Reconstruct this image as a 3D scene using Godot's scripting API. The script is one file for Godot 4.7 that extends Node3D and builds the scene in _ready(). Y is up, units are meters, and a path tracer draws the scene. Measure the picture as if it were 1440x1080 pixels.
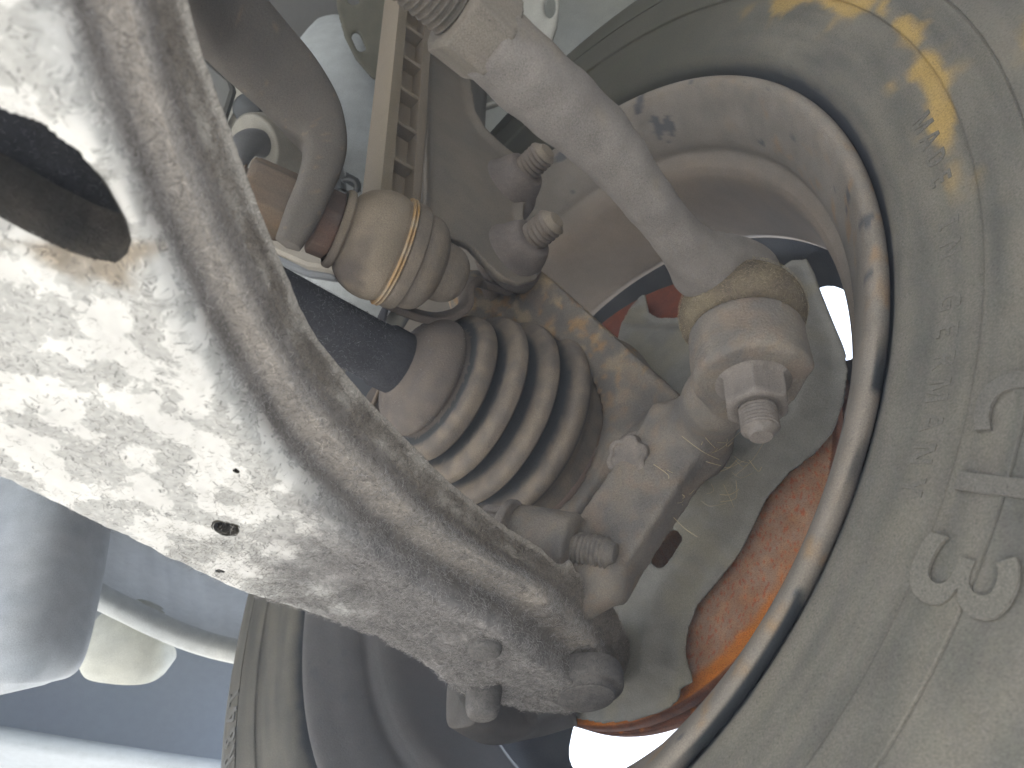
extends Node3D
# Underside view of a front wheel and its suspension, photographed from the ground.
# Lens and car frame: every part is placed at its real distance with at(pixel, depth), or on a real plane of the car.
const FOV := 53.0
var cam_pos := Vector3(0, 0.045, 0)
var right := Vector3.RIGHT
var up: Vector3
var fwd: Vector3
var focal: float
var hub: Vector3          # centre of the rim's inner flange
var axle: Vector3         # outboard, along the axle
var back: Vector3         # along the car, towards the camera's side of the wheel
var noises := {}
var M := {}
var T := {}
var rng := RandomNumberGenerator.new()
var taken := {}

# ------------------------------------------------------------------ placing
func ray(px: float, py: float) -> Vector3:
	return fwd + right * ((px - 720.0) / focal) + up * (-(py - 540.0) / focal)
func at(px: float, py: float, d: float) -> Vector3:
	return cam_pos + ray(px, py) * d
func on_y(px: float, py: float, y: float) -> Vector3:
	var r := ray(px, py)
	return cam_pos + r * ((y - cam_pos.y) / r.y)
func on_plane(px: float, py: float, p: Vector3, n: Vector3) -> Vector3:
	var r := ray(px, py)
	return cam_pos + r * (n.dot(p - cam_pos) / n.dot(r))
func on_k(px: float, py: float, k: float) -> Vector3:
	return on_plane(px, py, hub + axle * k, axle)
func car(s: float, y: float, k: float) -> Vector3:
	return hub + back * s + Vector3.UP * y + axle * k
func wheel_at(phi: float, r: float, k: float) -> Vector3:
	return hub + axle * k + (Vector3.UP * cos(phi) + back * sin(phi)) * r

# ------------------------------------------------------------------ colour
func c8(r: float, g: float, b: float) -> Color:
	return Color(r / 255.0, g / 255.0, b / 255.0).srgb_to_linear()
func noise(freq: float, sd := 1, octaves := 3) -> FastNoiseLite:
	var key := "%s_%s_%s" % [freq, sd, octaves]
	if not noises.has(key):
		var n := FastNoiseLite.new()
		n.noise_type = FastNoiseLite.TYPE_SIMPLEX_SMOOTH
		n.seed = sd
		n.frequency = freq
		n.fractal_octaves = octaves
		noises[key] = n
	return noises[key]
func fb(p: Vector3, freq: float, sd := 1, octaves := 3) -> float:
	return noise(freq, sd, octaves).get_noise_3dv(p)
func step01(a: float, b: float, x: float) -> float:
	return smoothstep(a, b, x)
# dusty metal: a base tone with soft patches and a second tone that comes through
func tone(a: Color, b: Color, freq := 60.0, sd := 1, bias := 0.0, contrast := 2.2) -> Callable:
	return func(p: Vector3, _n: Vector3) -> Color:
		var t := clampf(0.5 + bias + contrast * 0.5 * fb(p, freq, sd, 4), 0.0, 1.0)
		var v := 1.0 + 0.16 * fb(p, freq * 5.0, sd + 7, 2)
		var c := a.lerp(b, t)
		return Color(c.r * v, c.g * v, c.b * v)

# ------------------------------------------------------------------ meshes
func build(V: PackedVector3Array, I: PackedInt32Array, colf = null) -> ArrayMesh:
	var N := PackedVector3Array(); N.resize(V.size())
	for q in range(0, I.size(), 3):
		var a := V[I[q]]; var n := (V[I[q + 2]] - a).cross(V[I[q + 1]] - a)
		N[I[q]] += n; N[I[q + 1]] += n; N[I[q + 2]] += n
	var C := PackedColorArray(); C.resize(V.size())
	for q in V.size():
		N[q] = N[q].normalized() if N[q].length_squared() > 1e-24 else Vector3.UP
		C[q] = colf.call(V[q], N[q]) if colf is Callable else (colf if colf is Color else Color(0.2, 0.19, 0.18))
	var arr := []; arr.resize(Mesh.ARRAY_MAX)
	arr[Mesh.ARRAY_VERTEX] = V; arr[Mesh.ARRAY_NORMAL] = N; arr[Mesh.ARRAY_COLOR] = C; arr[Mesh.ARRAY_INDEX] = I
	var m := ArrayMesh.new()
	m.add_surface_from_arrays(Mesh.PRIMITIVE_TRIANGLES, arr)
	return m
# rows of points -> one skin; a quad is left out where drop(centre) says so
func skin(rows: Array, close_v: bool, colf = null, close_u := false, drop = null) -> ArrayMesh:
	var V := PackedVector3Array(); var I := PackedInt32Array()
	var w: int = rows[0].size()
	for r in rows: V.append_array(r)
	var nr := rows.size()
	for i in (nr if close_u else nr - 1):
		var i2 := (i + 1) % nr
		for j in (w if close_v else w - 1):
			var j2 := (j + 1) % w
			var a := i * w + j; var b := i * w + j2; var c := i2 * w + j2; var d := i2 * w + j
			if drop is Callable and drop.call((V[a] + V[b] + V[c] + V[d]) * 0.25): continue
			I.append_array([a, b, c, a, c, d])
	return build(V, I, colf)
# a skin with openings: sd < 0 lies in an opening; the vertices round it are pulled onto its outline
func cut_skin(rows: Array, close_v: bool, sd: Callable, colf = null, close_u := false, keep = null) -> ArrayMesh:
	var nr := rows.size(); var w: int = rows[0].size()
	var gone := PackedByteArray(); gone.resize(nr * w)
	var V := PackedVector3Array()
	for r in rows: V.append_array(r)
	var touch := PackedByteArray(); touch.resize(nr * w)
	for i in (nr if close_u else nr - 1):
		var i2 := (i + 1) % nr
		for j in (w if close_v else w - 1):
			var j2 := (j + 1) % w
			var a := i * w + j; var b := i * w + j2; var c := i2 * w + j2; var d := i2 * w + j
			var m := (V[a] + V[b] + V[c] + V[d]) * 0.25
			var g := 1 if sd.call(m) < 0.0 else 0
			gone[a] = g
			var bit := 1 if g else 2
			touch[a] |= bit; touch[b] |= bit; touch[c] |= bit; touch[d] |= bit
	for q in V.size():
		if touch[q] == 3:
			var p := V[q]
			for it in 3:
				var f0: float = sd.call(p); var e := 2e-5
				var g := Vector3(sd.call(p + Vector3(e, 0, 0)) - f0, sd.call(p + Vector3(0, e, 0)) - f0, sd.call(p + Vector3(0, 0, e)) - f0) / e
				if g.length_squared() > 1e-9: p -= g * (f0 / g.length_squared()) * 0.95
			if p.distance_to(V[q]) < 0.004: V[q] = p
	var I := PackedInt32Array()
	for i in (nr if close_u else nr - 1):
		var i2 := (i + 1) % nr
		for j in (w if close_v else w - 1):
			var a := i * w + j
			if gone[a]: continue
			var j2 := (j + 1) % w
			var b := i * w + j2; var c := i2 * w + j2; var d := i2 * w + j
			if keep is Callable and not keep.call((V[a] + V[c]) * 0.5): continue
			I.append_array([a, b, c, a, c, d])
	return build(V, I, colf)
func side_of(z: Vector3, hint := Vector3.UP) -> Vector3:
	var x := hint - z * hint.dot(z)
	if x.length() < 1e-4: x = Vector3.RIGHT - z * z.x
	return x.normalized()
# profile: [radius, height] pairs round the axis z from o; rf(angle, height, radius) bends the radius
func lathe(o: Vector3, z: Vector3, profile: Array, n := 64, colf = null, rf = null, hint := Vector3.UP) -> ArrayMesh:
	z = z.normalized()
	var x := side_of(z, hint); var y := z.cross(x)
	var rows := []
	for p in profile:
		var row := PackedVector3Array()
		for j in n:
			var a := TAU * j / n
			var r: float = p[0]
			if rf is Callable: r = rf.call(a, p[1], r)
			row.append(o + z * p[1] + (x * cos(a) + y * sin(a)) * r)
		rows.append(row)
	return skin(rows, true, colf)
# fillet a coarse profile: Catmull-Rom through [r, h] pairs
func smooth_profile(p: Array, per := 6) -> Array:
	var out := []
	for i in p.size() - 1:
		var a: Array = p[max(i - 1, 0)]; var b: Array = p[i]; var c: Array = p[i + 1]; var d: Array = p[min(i + 2, p.size() - 1)]
		for s in per:
			var t := float(s) / per
			out.append([maxf(0.0, cubic_interpolate(b[0], c[0], a[0], d[0], t)), cubic_interpolate(b[1], c[1], a[1], d[1], t)])
	out.append(p[-1])
	return out
func curve(P: Array, t: float):
	var x := clampf(t, 0.0, 1.0) * (P.size() - 1)
	var i := mini(int(x), P.size() - 2); var f := x - i
	var a = P[maxi(i - 1, 0)]; var b = P[i]; var c = P[i + 1]; var d = P[mini(i + 2, P.size() - 1)]
	if b is Vector3: return (b as Vector3).cubic_interpolate(c, a, d, f)
	if b is Vector2: return (b as Vector2).cubic_interpolate(c, a, d, f)
	return cubic_interpolate(b, c, a, d, f)
# a rod along points; radii [across, thick]; power > 2 squares the section
func sweep(P: Array, R: Array, thick_dir, steps := 60, n := 40, colf = null, power := 2.0, caps := true) -> ArrayMesh:
	var rows := []
	var prev := Vector3.ZERO
	for i in steps + 1:
		var t := float(i) / steps
		var c: Vector3 = curve(P, t)
		var tan_: Vector3 = (curve(P, minf(t + 0.01, 1.0)) - curve(P, maxf(t - 0.01, 0.0)))
		tan_ = tan_.normalized()
		var hint: Vector3 = thick_dir if thick_dir is Vector3 else (prev if i > 0 else Vector3.UP)
		var yv := side_of(tan_, hint); prev = yv
		var xv := yv.cross(tan_)
		var r: Vector2 = curve(R, t)
		var sets := [1.0]
		if caps and i == 0: sets = [0.0, 0.55, 0.85, 1.0]
		if caps and i == steps: sets = [1.0, 0.85, 0.55, 0.0]
		for s in sets:
			var bulge: float = (1.0 - s) * 0.35 * minf(r.x, r.y)
			var row := PackedVector3Array()
			for j in n:
				var a := TAU * j / n
				var ca := cos(a); var sa := sin(a)
				row.append(c + (tan_ * (bulge if i > 0 else -bulge)) + xv * (signf(ca) * pow(absf(ca), 2.0 / power) * r.x * s) + yv * (signf(sa) * pow(absf(sa), 2.0 / power) * r.y * s))
			rows.append(row)
	return skin(rows, true, colf)
# flat plate with bevelled edge: outline (3D points lying in one plane), thickness away from n
func slab(outline: Array, n: Vector3, thick: float, bevel := 0.0008, colf = null) -> ArrayMesh:
	n = n.normalized()
	var cen := Vector3.ZERO
	for p in outline: cen += p
	cen /= outline.size()
	var x := side_of(n); var y := n.cross(x)
	var flat := PackedVector2Array()
	for p in outline: flat.append(Vector2((p - cen).dot(x), (p - cen).dot(y)))
	if not Geometry2D.is_polygon_clockwise(flat): flat.reverse()
	var k := flat.size()
	var inner := PackedVector2Array()
	for i in k:
		var e1 := (flat[i] - flat[(i + k - 1) % k]).normalized(); var e2 := (flat[(i + 1) % k] - flat[i]).normalized()
		var nn := (e1.orthogonal() + e2.orthogonal())
		nn = nn.normalized() / maxf(0.5, sqrt(maxf(0.0, (1.0 + e1.dot(e2)) * 0.5)))
		inner.append(flat[i] - nn * bevel)
	var test := inner[0] - flat[0]
	if not Geometry2D.is_point_in_polygon(flat[0] + test * 0.5, flat):
		for i in k: inner[i] = flat[i] * 2.0 - inner[i]
	var V := PackedVector3Array(); var I := PackedInt32Array()
	var add_ring := func(poly: PackedVector2Array, h: float) -> int:
		var at0 := V.size()
		for q in poly: V.append(cen + x * q.x + y * q.y - n * h)
		return at0
	var join := func(a: int, b: int) -> void:
		for i in k:
			var j := (i + 1) % k
			I.append_array([a + i, a + j, b + j, a + i, b + j, b + i])
	var r0: int = add_ring.call(inner, 0.0); var r1: int = add_ring.call(flat, bevel)
	join.call(r0, r1)
	var r2: int = add_ring.call(flat, bevel); var r3: int = add_ring.call(flat, thick - bevel)
	join.call(r2, r3)
	var r4: int = add_ring.call(flat, thick - bevel); var r5: int = add_ring.call(inner, thick)
	join.call(r4, r5)
	var tri := Geometry2D.triangulate_polygon(inner)
	var f0: int = add_ring.call(inner, 0.0); var f1: int = add_ring.call(inner, thick)
	for q in range(0, tri.size(), 3):
		I.append_array([f0 + tri[q], f0 + tri[q + 1], f0 + tri[q + 2], f1 + tri[q], f1 + tri[q + 2], f1 + tri[q + 1]])
	return build(V, I, colf)
# surface nets of a distance field
func nets(lo: Vector3, hi: Vector3, cell: float, f: Callable) -> Array:
	var B := 4
	var bx := int(ceil((hi.x - lo.x) / cell / B)); var by := int(ceil((hi.y - lo.y) / cell / B)); var bz := int(ceil((hi.z - lo.z) / cell / B))
	var nx := bx * B + 1; var ny := by * B + 1; var nz := bz * B + 1
	var F := PackedFloat32Array(); F.resize(nx * ny * nz); F.fill(1e9)
	var active := []
	var half := cell * B * 0.5
	var reach := half * 1.7321 * 1.25 + cell
	for k in bz:
		for j in by:
			for i in bx:
				if absf(f.call(lo + Vector3(i, j, k) * cell * B + Vector3.ONE * half)) <= reach: active.append(Vector3i(i, j, k) * B)
	for b in active:
		for dz in B + 1:
			for dy in B + 1:
				var at0: int = ((b.z + dz) * ny + b.y + dy) * nx + b.x
				for dx in B + 1:
					if F[at0 + dx] > 1e8: F[at0 + dx] = f.call(lo + Vector3(b.x + dx, b.y + dy, b.z + dz) * cell)
	var idx := PackedInt32Array(); idx.resize(nx * ny * nz); idx.fill(-1)
	var V := PackedVector3Array(); var I := PackedInt32Array()
	var offs := [0, 1, nx, nx + 1, nx * ny, nx * ny + 1, nx * ny + nx, nx * ny + nx + 1]
	var edges := [0, 1, 2, 3, 4, 5, 6, 7, 0, 2, 1, 3, 4, 6, 5, 7, 0, 4, 1, 5, 2, 6, 3, 7]
	var corner := [Vector3(0, 0, 0), Vector3(1, 0, 0), Vector3(0, 1, 0), Vector3(1, 1, 0), Vector3(0, 0, 1), Vector3(1, 0, 1), Vector3(0, 1, 1), Vector3(1, 1, 1)]
	for b in active:
		for dz in B:
			for dy in B:
				for dx in B:
					var q: int = ((b.z + dz) * ny + b.y + dy) * nx + b.x + dx
					var pos := 0
					for o in offs:
						if F[q + o] > 0.0: pos += 1
					if pos == 0 or pos == 8: continue
					var sum := Vector3.ZERO; var cnt := 0
					for e in range(0, 24, 2):
						var fa := F[q + offs[edges[e]]]; var fb_ := F[q + offs[edges[e + 1]]]
						if (fa > 0.0) != (fb_ > 0.0):
							sum += (corner[edges[e]] as Vector3).lerp(corner[edges[e + 1]], fa / (fa - fb_)); cnt += 1
					idx[q] = V.size()
					V.append(lo + (Vector3(b.x + dx, b.y + dy, b.z + dz) + sum / cnt) * cell)
	var steps := [1, nx, nx * ny]
	for b in active:
		for dz in B:
			for dy in B:
				for dx in B:
					var q: int = ((b.z + dz) * ny + b.y + dy) * nx + b.x + dx
					var f0 := F[q]
					for ax in 3:
						var f1 := F[q + steps[ax]]
						if (f0 > 0.0) == (f1 > 0.0): continue
						var s1: int = steps[(ax + 1) % 3]; var s2: int = steps[(ax + 2) % 3]
						if q - s1 - s2 < 0: continue
						var a := idx[q - s1 - s2]; var bb := idx[q - s2]; var c := idx[q]; var d := idx[q - s1]
						if a < 0 or bb < 0 or c < 0 or d < 0: continue
						if f0 < 0.0: I.append_array([a, c, bb, a, d, c])
						else: I.append_array([a, bb, c, a, c, d])
	return [V, I]
func s_min(a: float, b: float, k: float) -> float:
	var h := maxf(k - absf(a - b), 0.0) / k
	return minf(a, b) - h * h * k * 0.25
func d_capsule(p: Vector3, a: Vector3, b: Vector3, ra: float, rb: float) -> float:
	var ab := b - a
	var t := clampf((p - a).dot(ab) / ab.length_squared(), 0.0, 1.0)
	return p.distance_to(a + ab * t) - lerpf(ra, rb, t)
func d_cylinder(p: Vector3, o: Vector3, z: Vector3, h0: float, h1: float, r: float, rnd := 0.001) -> float:
	var h := (p - o).dot(z)
	var q := Vector2((p - o - z * h).length() - r + rnd, absf(h - (h0 + h1) * 0.5) - (h1 - h0) * 0.5 + rnd)
	return minf(maxf(q.x, q.y), 0.0) + Vector2(maxf(q.x, 0.0), maxf(q.y, 0.0)).length() - rnd
func d_box(p: Vector3, o: Vector3, b: Basis, h: Vector3, rnd := 0.001) -> float:
	var q := (b.transposed() * (p - o)).abs() - h + Vector3.ONE * rnd
	return q.max(Vector3.ZERO).length() + minf(maxf(q.x, maxf(q.y, q.z)), 0.0) - rnd
func d_poly(p: Vector2, poly: PackedVector2Array) -> float:
	var n := poly.size()
	var d := 1e9; var s := 1.0
	var j := n - 1
	for i in n:
		var e := poly[j] - poly[i]; var w := p - poly[i]
		var bb := w - e * clampf(w.dot(e) / e.length_squared(), 0.0, 1.0)
		d = minf(d, bb.length_squared())
		var c1 := p.y >= poly[i].y; var c2 := p.y < poly[j].y; var c3 := e.x * w.y > e.y * w.x
		if (c1 and c2 and c3) or not (c1 or c2 or c3): s = -s
		j = i
	return s * sqrt(d)
# pressed sheet: outline and holes as 3D points of one plane; lift(distance inside the outline, x, y) bends it along n
func sheet(outline: Array, holes: Array, o: Vector3, n: Vector3, thick: float, cell: float, colf = null, lift = null, rnd := 0.0006) -> ArrayMesh:
	n = n.normalized()
	var x := side_of(n); var y := n.cross(x)
	var flat := func(list: Array) -> PackedVector2Array:
		var out := PackedVector2Array()
		for p in list: out.append(Vector2((p - o).dot(x), (p - o).dot(y)))
		return out
	var poly: PackedVector2Array = flat.call(outline)
	var cuts := []
	for h in holes: cuts.append(flat.call(h))
	var lo := poly[0]; var hi := poly[0]
	for q in poly: lo = lo.min(q); hi = hi.max(q)
	var g := cell * 3.0
	var got := nets(Vector3(lo.x - g, lo.y - g, -thick * 0.5 - g), Vector3(hi.x + g, hi.y + g, thick * 0.5 + g), cell, func(p: Vector3) -> float:
		var p2 := Vector2(p.x, p.y)
		var d := d_poly(p2, poly)
		for c in cuts: d = maxf(d, -d_poly(p2, c))
		var q := Vector2(d + rnd, absf(p.z) - thick * 0.5 + rnd)
		return minf(maxf(q.x, q.y), 0.0) + Vector2(maxf(q.x, 0.0), maxf(q.y, 0.0)).length() - rnd)
	var V: PackedVector3Array = got[0]
	for i in V.size():
		var v := V[i]
		var up_ := v.z
		if lift is Callable: up_ += lift.call(-d_poly(Vector2(v.x, v.y), poly), v.x, v.y)
		V[i] = o + x * v.x + y * v.y + n * up_
	return build(V, got[1], colf)
func join(list: Array) -> ArrayMesh:
	var st := SurfaceTool.new()
	for m in list: st.append_from(m, 0, Transform3D.IDENTITY)
	return st.commit()

# ------------------------------------------------------------------ naming
func numbered(called: String) -> String:
	taken[called] = taken.get(called, -1) + 1
	return called if taken[called] == 0 else "%s_%03d" % [called, taken[called]]
func thing(called: String, base: Vector3, label: String, category: String, group := "") -> Node3D:
	var o := Node3D.new(); o.name = numbered(called); add_child(o)
	o.position = base
	o.set_meta("label", label); o.set_meta("category", category)
	if group: o.set_meta("group", group)
	return o
func part(called: String, mesh: Mesh, m: Material, parent: Node3D, label := "") -> MeshInstance3D:
	var o := MeshInstance3D.new(); o.name = called; o.mesh = mesh
	for s in mesh.get_surface_count(): mesh.surface_set_material(s, m)
	parent.add_child(o, true)
	if parent != self:
		var p := Vector3.ZERO; var a: Node = parent
		while a != self: p += a.position; a = a.get_parent()
		o.position = -p
	if label: o.set_meta("label", label)
	return o

# ------------------------------------------------------------------ textures and materials
func img_noise(size: int, freq: float, sd: int, octaves: int, kind := FastNoiseLite.TYPE_SIMPLEX_SMOOTH) -> Image:
	var n := FastNoiseLite.new(); n.noise_type = kind; n.seed = sd; n.frequency = freq; n.fractal_octaves = octaves
	return n.get_seamless_image(size, size)
func shade(size: int, f: Callable) -> Image:
	var im := Image.create(size, size, false, Image.FORMAT_RGB8)
	for y in size:
		for x in size: im.set_pixel(x, y, f.call(x, y))
	return im
func fibres(size: int, count: int, longest: int, lo: float, hi: float, base: float, curl := 0.25) -> Image:
	var im := Image.create(size, size, false, Image.FORMAT_RGB8)
	im.fill(Color(base, base, base))
	for i in count:
		var p := Vector2(rng.randf() * size, rng.randf() * size); var a := rng.randf() * TAU
		var v := lerpf(lo, hi, rng.randf() * float(i) / count + 0.5 * (1.0 - float(i) / count) * rng.randf())
		var turn := rng.randf_range(-curl, curl)
		for s in rng.randi_range(longest / 3, longest):
			im.set_pixel(posmod(int(p.x), size), posmod(int(p.y), size), Color(v, v, v))
			a += turn * 0.5; p += Vector2.from_angle(a) * 0.8
	return im
func mat(called: String, o := {}) -> StandardMaterial3D:
	var m := StandardMaterial3D.new()
	m.resource_name = called
	m.vertex_color_use_as_albedo = true
	m.albedo_color = o.get("tint", Color.WHITE)
	m.roughness = o.get("rough", 0.85)
	m.metallic_specular = o.get("spec", 0.35)
	m.metallic = o.get("metal", 0.0)
	if o.has("tex"):
		m.albedo_texture = T[o.tex]
		m.uv1_triplanar = true
		m.uv1_scale = Vector3.ONE * o.get("scale", 25.0)
		m.uv1_triplanar_sharpness = 4.0
	if o.has("relief"):
		m.heightmap_enabled = true
		m.heightmap_texture = T[o.relief]
		m.heightmap_scale = o.get("relief_cm", 0.03)
	if o.has("rim"):
		m.rim_enabled = true; m.rim = o.rim; m.rim_tint = 0.5
	M[called] = m
	return m
func textures() -> void:
	var a := img_noise(512, 0.02, 3, 4); var b := img_noise(512, 0.16, 5, 3); var c := img_noise(512, 0.45, 8, 1)
	var grit := shade(512, func(x, y):
		var v: float = 0.88 + 0.07 * (a.get_pixel(x, y).r - 0.5) + 0.10 * (b.get_pixel(x, y).r - 0.5) + 0.30 * (c.get_pixel(x, y).r - 0.5)
		if c.get_pixel(x, y).r > 0.86 and b.get_pixel(x, y).r > 0.62: v += 0.16
		if c.get_pixel(x, y).r < 0.12 and b.get_pixel(x, y).r < 0.36: v -= 0.13
		return Color(v, v * 0.995, v * 0.985))
	T.grit = ImageTexture.create_from_image(grit)
	T.grit_h = ImageTexture.create_from_image(shade(256, func(x, y):
		var v: float = 0.5 + 0.3 * (b.get_pixel(x, y).r - 0.5) + 0.6 * (c.get_pixel(x, y).r - 0.5)
		return Color(v, v, v)))
	# rust: brown skin with orange bloom and dark pits
	T.rust = ImageTexture.create_from_image(shade(512, func(x, y):
		var u: float = a.get_pixel(x, y).r; var w: float = b.get_pixel(x, y).r; var z: float = c.get_pixel((x * 1) % 512, (y + 190) % 512).r
		var col := Color(0.88, 0.86, 0.84).lerp(Color(1.0, 0.93, 0.84), clampf((u - 0.45) * 3.0, 0, 1))
		if w > 0.60 and z > 0.5: col = col.lerp(Color(0.66, 0.46, 0.36), 0.8)
		if w < 0.26: col = col.lerp(Color(0.95, 0.72, 0.50), 0.5)
		return col * (0.9 + 0.2 * z)))
	# close matted lint
	var fz := fibres(512, 15000, 22, 0.52, 1.0, 0.76)
	T.lint = ImageTexture.create_from_image(fz)
	# chalky paint that lifts in flakes, with dark hair-like flecks
	var pa := img_noise(1024, 0.0085, 21, 5); var pb := img_noise(1024, 0.06, 22, 4)
	var peel := Image.create(1024, 1024, false, Image.FORMAT_RGB8)
	var peel_h := Image.create(1024, 1024, false, Image.FORMAT_RGB8)
	for y in 1024:
		for x in 1024:
			var u := pa.get_pixel(x, y).r; var w := pb.get_pixel(x, y).r
			var worn := smoothstep(0.475, 0.545, u + 0.22 * (w - 0.5))
			var v := lerpf(0.985, 0.82 + 0.16 * (w - 0.5), worn)
			peel.set_pixel(x, y, Color(v, v * 0.995, v * 0.985)); var h := 0.6 - 0.12 * worn + 0.06 * (w - 0.5)
			peel_h.set_pixel(x, y, Color(h, h, h))
	for i in 17000:
		var p := Vector2(rng.randf() * 1024, rng.randf() * 1024)
		var u := pa.get_pixelv(Vector2i(p)).r
		if u < 0.47 and rng.randf() > 0.10: continue
		var ang := rng.randf() * TAU; var dark := rng.randf_range(0.50, 0.84) if rng.randf() < 0.8 else rng.randf_range(0.95, 1.0)
		for s in rng.randi_range(3, 13):
			var q := Vector2i(posmod(int(p.x), 1024), posmod(int(p.y), 1024))
			peel.set_pixelv(q, Color(dark, dark * 0.99, dark * 0.98)); peel.set_pixelv(Vector2i((q.x + 1) % 1024, q.y), Color(dark, dark * 0.99, dark * 0.98)); peel_h.set_pixelv(q, Color(0.42, 0.42, 0.42) if dark < 0.9 else Color(0.75, 0.75, 0.75))
			ang += rng.randf_range(-0.3, 0.3); p += Vector2.from_angle(ang) * 0.9
	T.peel = ImageTexture.create_from_image(peel)
	T.peel_h = ImageTexture.create_from_image(peel_h)
func materials() -> void:
	mat("dusty_steel", {tex = "grit", scale = 9.0, relief = "grit_h", relief_cm = 0.018, rough = 0.82})
	mat("cast_iron", {tex = "grit", scale = 8.0, relief = "grit_h", relief_cm = 0.05, rough = 0.88})
	mat("rusty", {tex = "rust", scale = 14.0, relief = "grit_h", relief_cm = 0.04, rough = 0.9})
	mat("rubber", {tex = "grit", scale = 7.0, relief = "grit_h", relief_cm = 0.012, rough = 0.8})
	mat("boot_rubber", {tex = "grit", scale = 10.0, relief = "grit_h", relief_cm = 0.03, rough = 0.86})
	mat("lint", {tex = "lint", scale = 14.0, relief = "lint", relief_cm = 0.05, rough = 1.0, spec = 0.1})
	mat("chalk", {tex = "peel", scale = 6.2, relief = "peel_h", relief_cm = 0.04, rough = 0.62, spec = 0.5})
	mat("coat", {tex = "lint", scale = 11.0, relief = "lint", relief_cm = 0.035, rough = 1.0, spec = 0.1})
	mat("plastic", {tex = "grit", scale = 9.0, rough = 0.55, spec = 0.45})
	mat("black_gloss", {rough = 0.42, spec = 0.4, tex = "grit", scale = 20.0, relief = "grit_h", relief_cm = 0.05})
	mat("concrete", {tex = "grit", scale = 1.5, rough = 0.95})
	mat("fibre", {rough = 1.0, spec = 0.1})

# ------------------------------------------------------------------ scene
func _ready() -> void:
	rng.seed = 20
	var pitch := deg_to_rad(41.9)
	fwd = Vector3(0, sin(pitch), -cos(pitch)); up = Vector3(0, cos(pitch), sin(pitch))
	focal = 540.0 / tan(deg_to_rad(FOV) * 0.5)
	hub = cam_pos + right * -0.004 + up * -0.0174 + fwd * 0.3861
	var ax := right * 0.7682 + up * -0.4274 + fwd * 0.4766
	axle = Vector3(ax.x, 0, ax.z).normalized()
	back = axle.cross(Vector3.UP).normalized()

	var camera := Camera3D.new(); camera.name = "camera"
	camera.fov = FOV; camera.near = 0.01; camera.far = 400.0
	camera.transform = Transform3D(Basis(right, up, -fwd), cam_pos)
	var lens := CameraAttributesPhysical.new()
	lens.frustum_focal_length = 12.0 / tan(deg_to_rad(FOV) * 0.5); lens.exposure_aperture = 22.0; lens.frustum_focus_distance = 0.29
	lens.frustum_near = 0.01; lens.frustum_far = 400.0
	camera.attributes = lens
	add_child(camera); camera.current = true
	var env := Environment.new()
	env.background_mode = Environment.BG_SKY
	var sky_mat := ProceduralSkyMaterial.new()
	sky_mat.sky_top_color = Color(0.66, 0.71, 0.79); sky_mat.sky_horizon_color = Color(0.86, 0.88, 0.90); sky_mat.sky_curve = 0.12
	sky_mat.ground_bottom_color = Color(0.45, 0.44, 0.42); sky_mat.ground_horizon_color = Color(0.6, 0.6, 0.6)
	sky_mat.sun_angle_max = 4.0
	var sky := Sky.new(); sky.sky_material = sky_mat; env.sky = sky
	env.tonemap_mode = Environment.TONE_MAPPER_LINEAR
	env.tonemap_exposure = 6.6

	env.volumetric_fog_enabled = true; env.volumetric_fog_density = 0.0
	env.sdfgi_enabled = true; env.ssao_enabled = true; env.ssil_enabled = true
	var world := WorldEnvironment.new(); world.name = "world_environment"; world.environment = env; add_child(world)
	var sun := DirectionalLight3D.new(); sun.name = "sun"
	sun.light_energy = 1.6; sun.light_color = Color(1.0, 0.97, 0.93); sun.light_angular_distance = 0.5; sun.shadow_enabled = true
	add_child(sun)
	var toward_sun := (-back * 0.75 - axle * 0.55 + Vector3.UP * 0.75).normalized()
	sun.look_at_from_position(Vector3.ZERO, -toward_sun, Vector3.UP)

	textures(); materials()
	ground()
	bodywork()
	wheel()
	brake()
	knuckle()
	driveshaft()
	strut()
	anti_roll_bar()
	drop_link()
	tie_rod()
	control_arm()
	small_things()
	dusty_air()

# dusty air round the wheel, which veils the darks
func dusty_air() -> void:
	var fog := FogVolume.new(); fog.name = "dusty_air"
	fog.shape = RenderingServer.FOG_VOLUME_SHAPE_BOX
	fog.size = Vector3(1.3, 0.9, 0.9)
	var fm := FogMaterial.new(); fm.density = 0.27; fm.albedo = Color(0.95, 0.97, 1.0)
	fog.material = fm
	add_child(fog)
	fog.position = Vector3(0.05, 0.36, -0.40)
	fog.set_meta("kind", "stuff")

func ground() -> void:
	var rows := []
	for i in 41:
		var row := PackedVector3Array()
		for j in 41:
			var a := (i - 20) / 20.0; var b := (j - 20) / 20.0
			row.append(Vector3(signf(a) * pow(absf(a), 3.0) * 150.0, -0.9, signf(b) * pow(absf(b), 3.0) * 150.0))
		rows.append(row)
	var g := part("ground", skin(rows, false, Color(0.40, 0.405, 0.40)), M.concrete, self)
	g.set_meta("kind", "structure")

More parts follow.
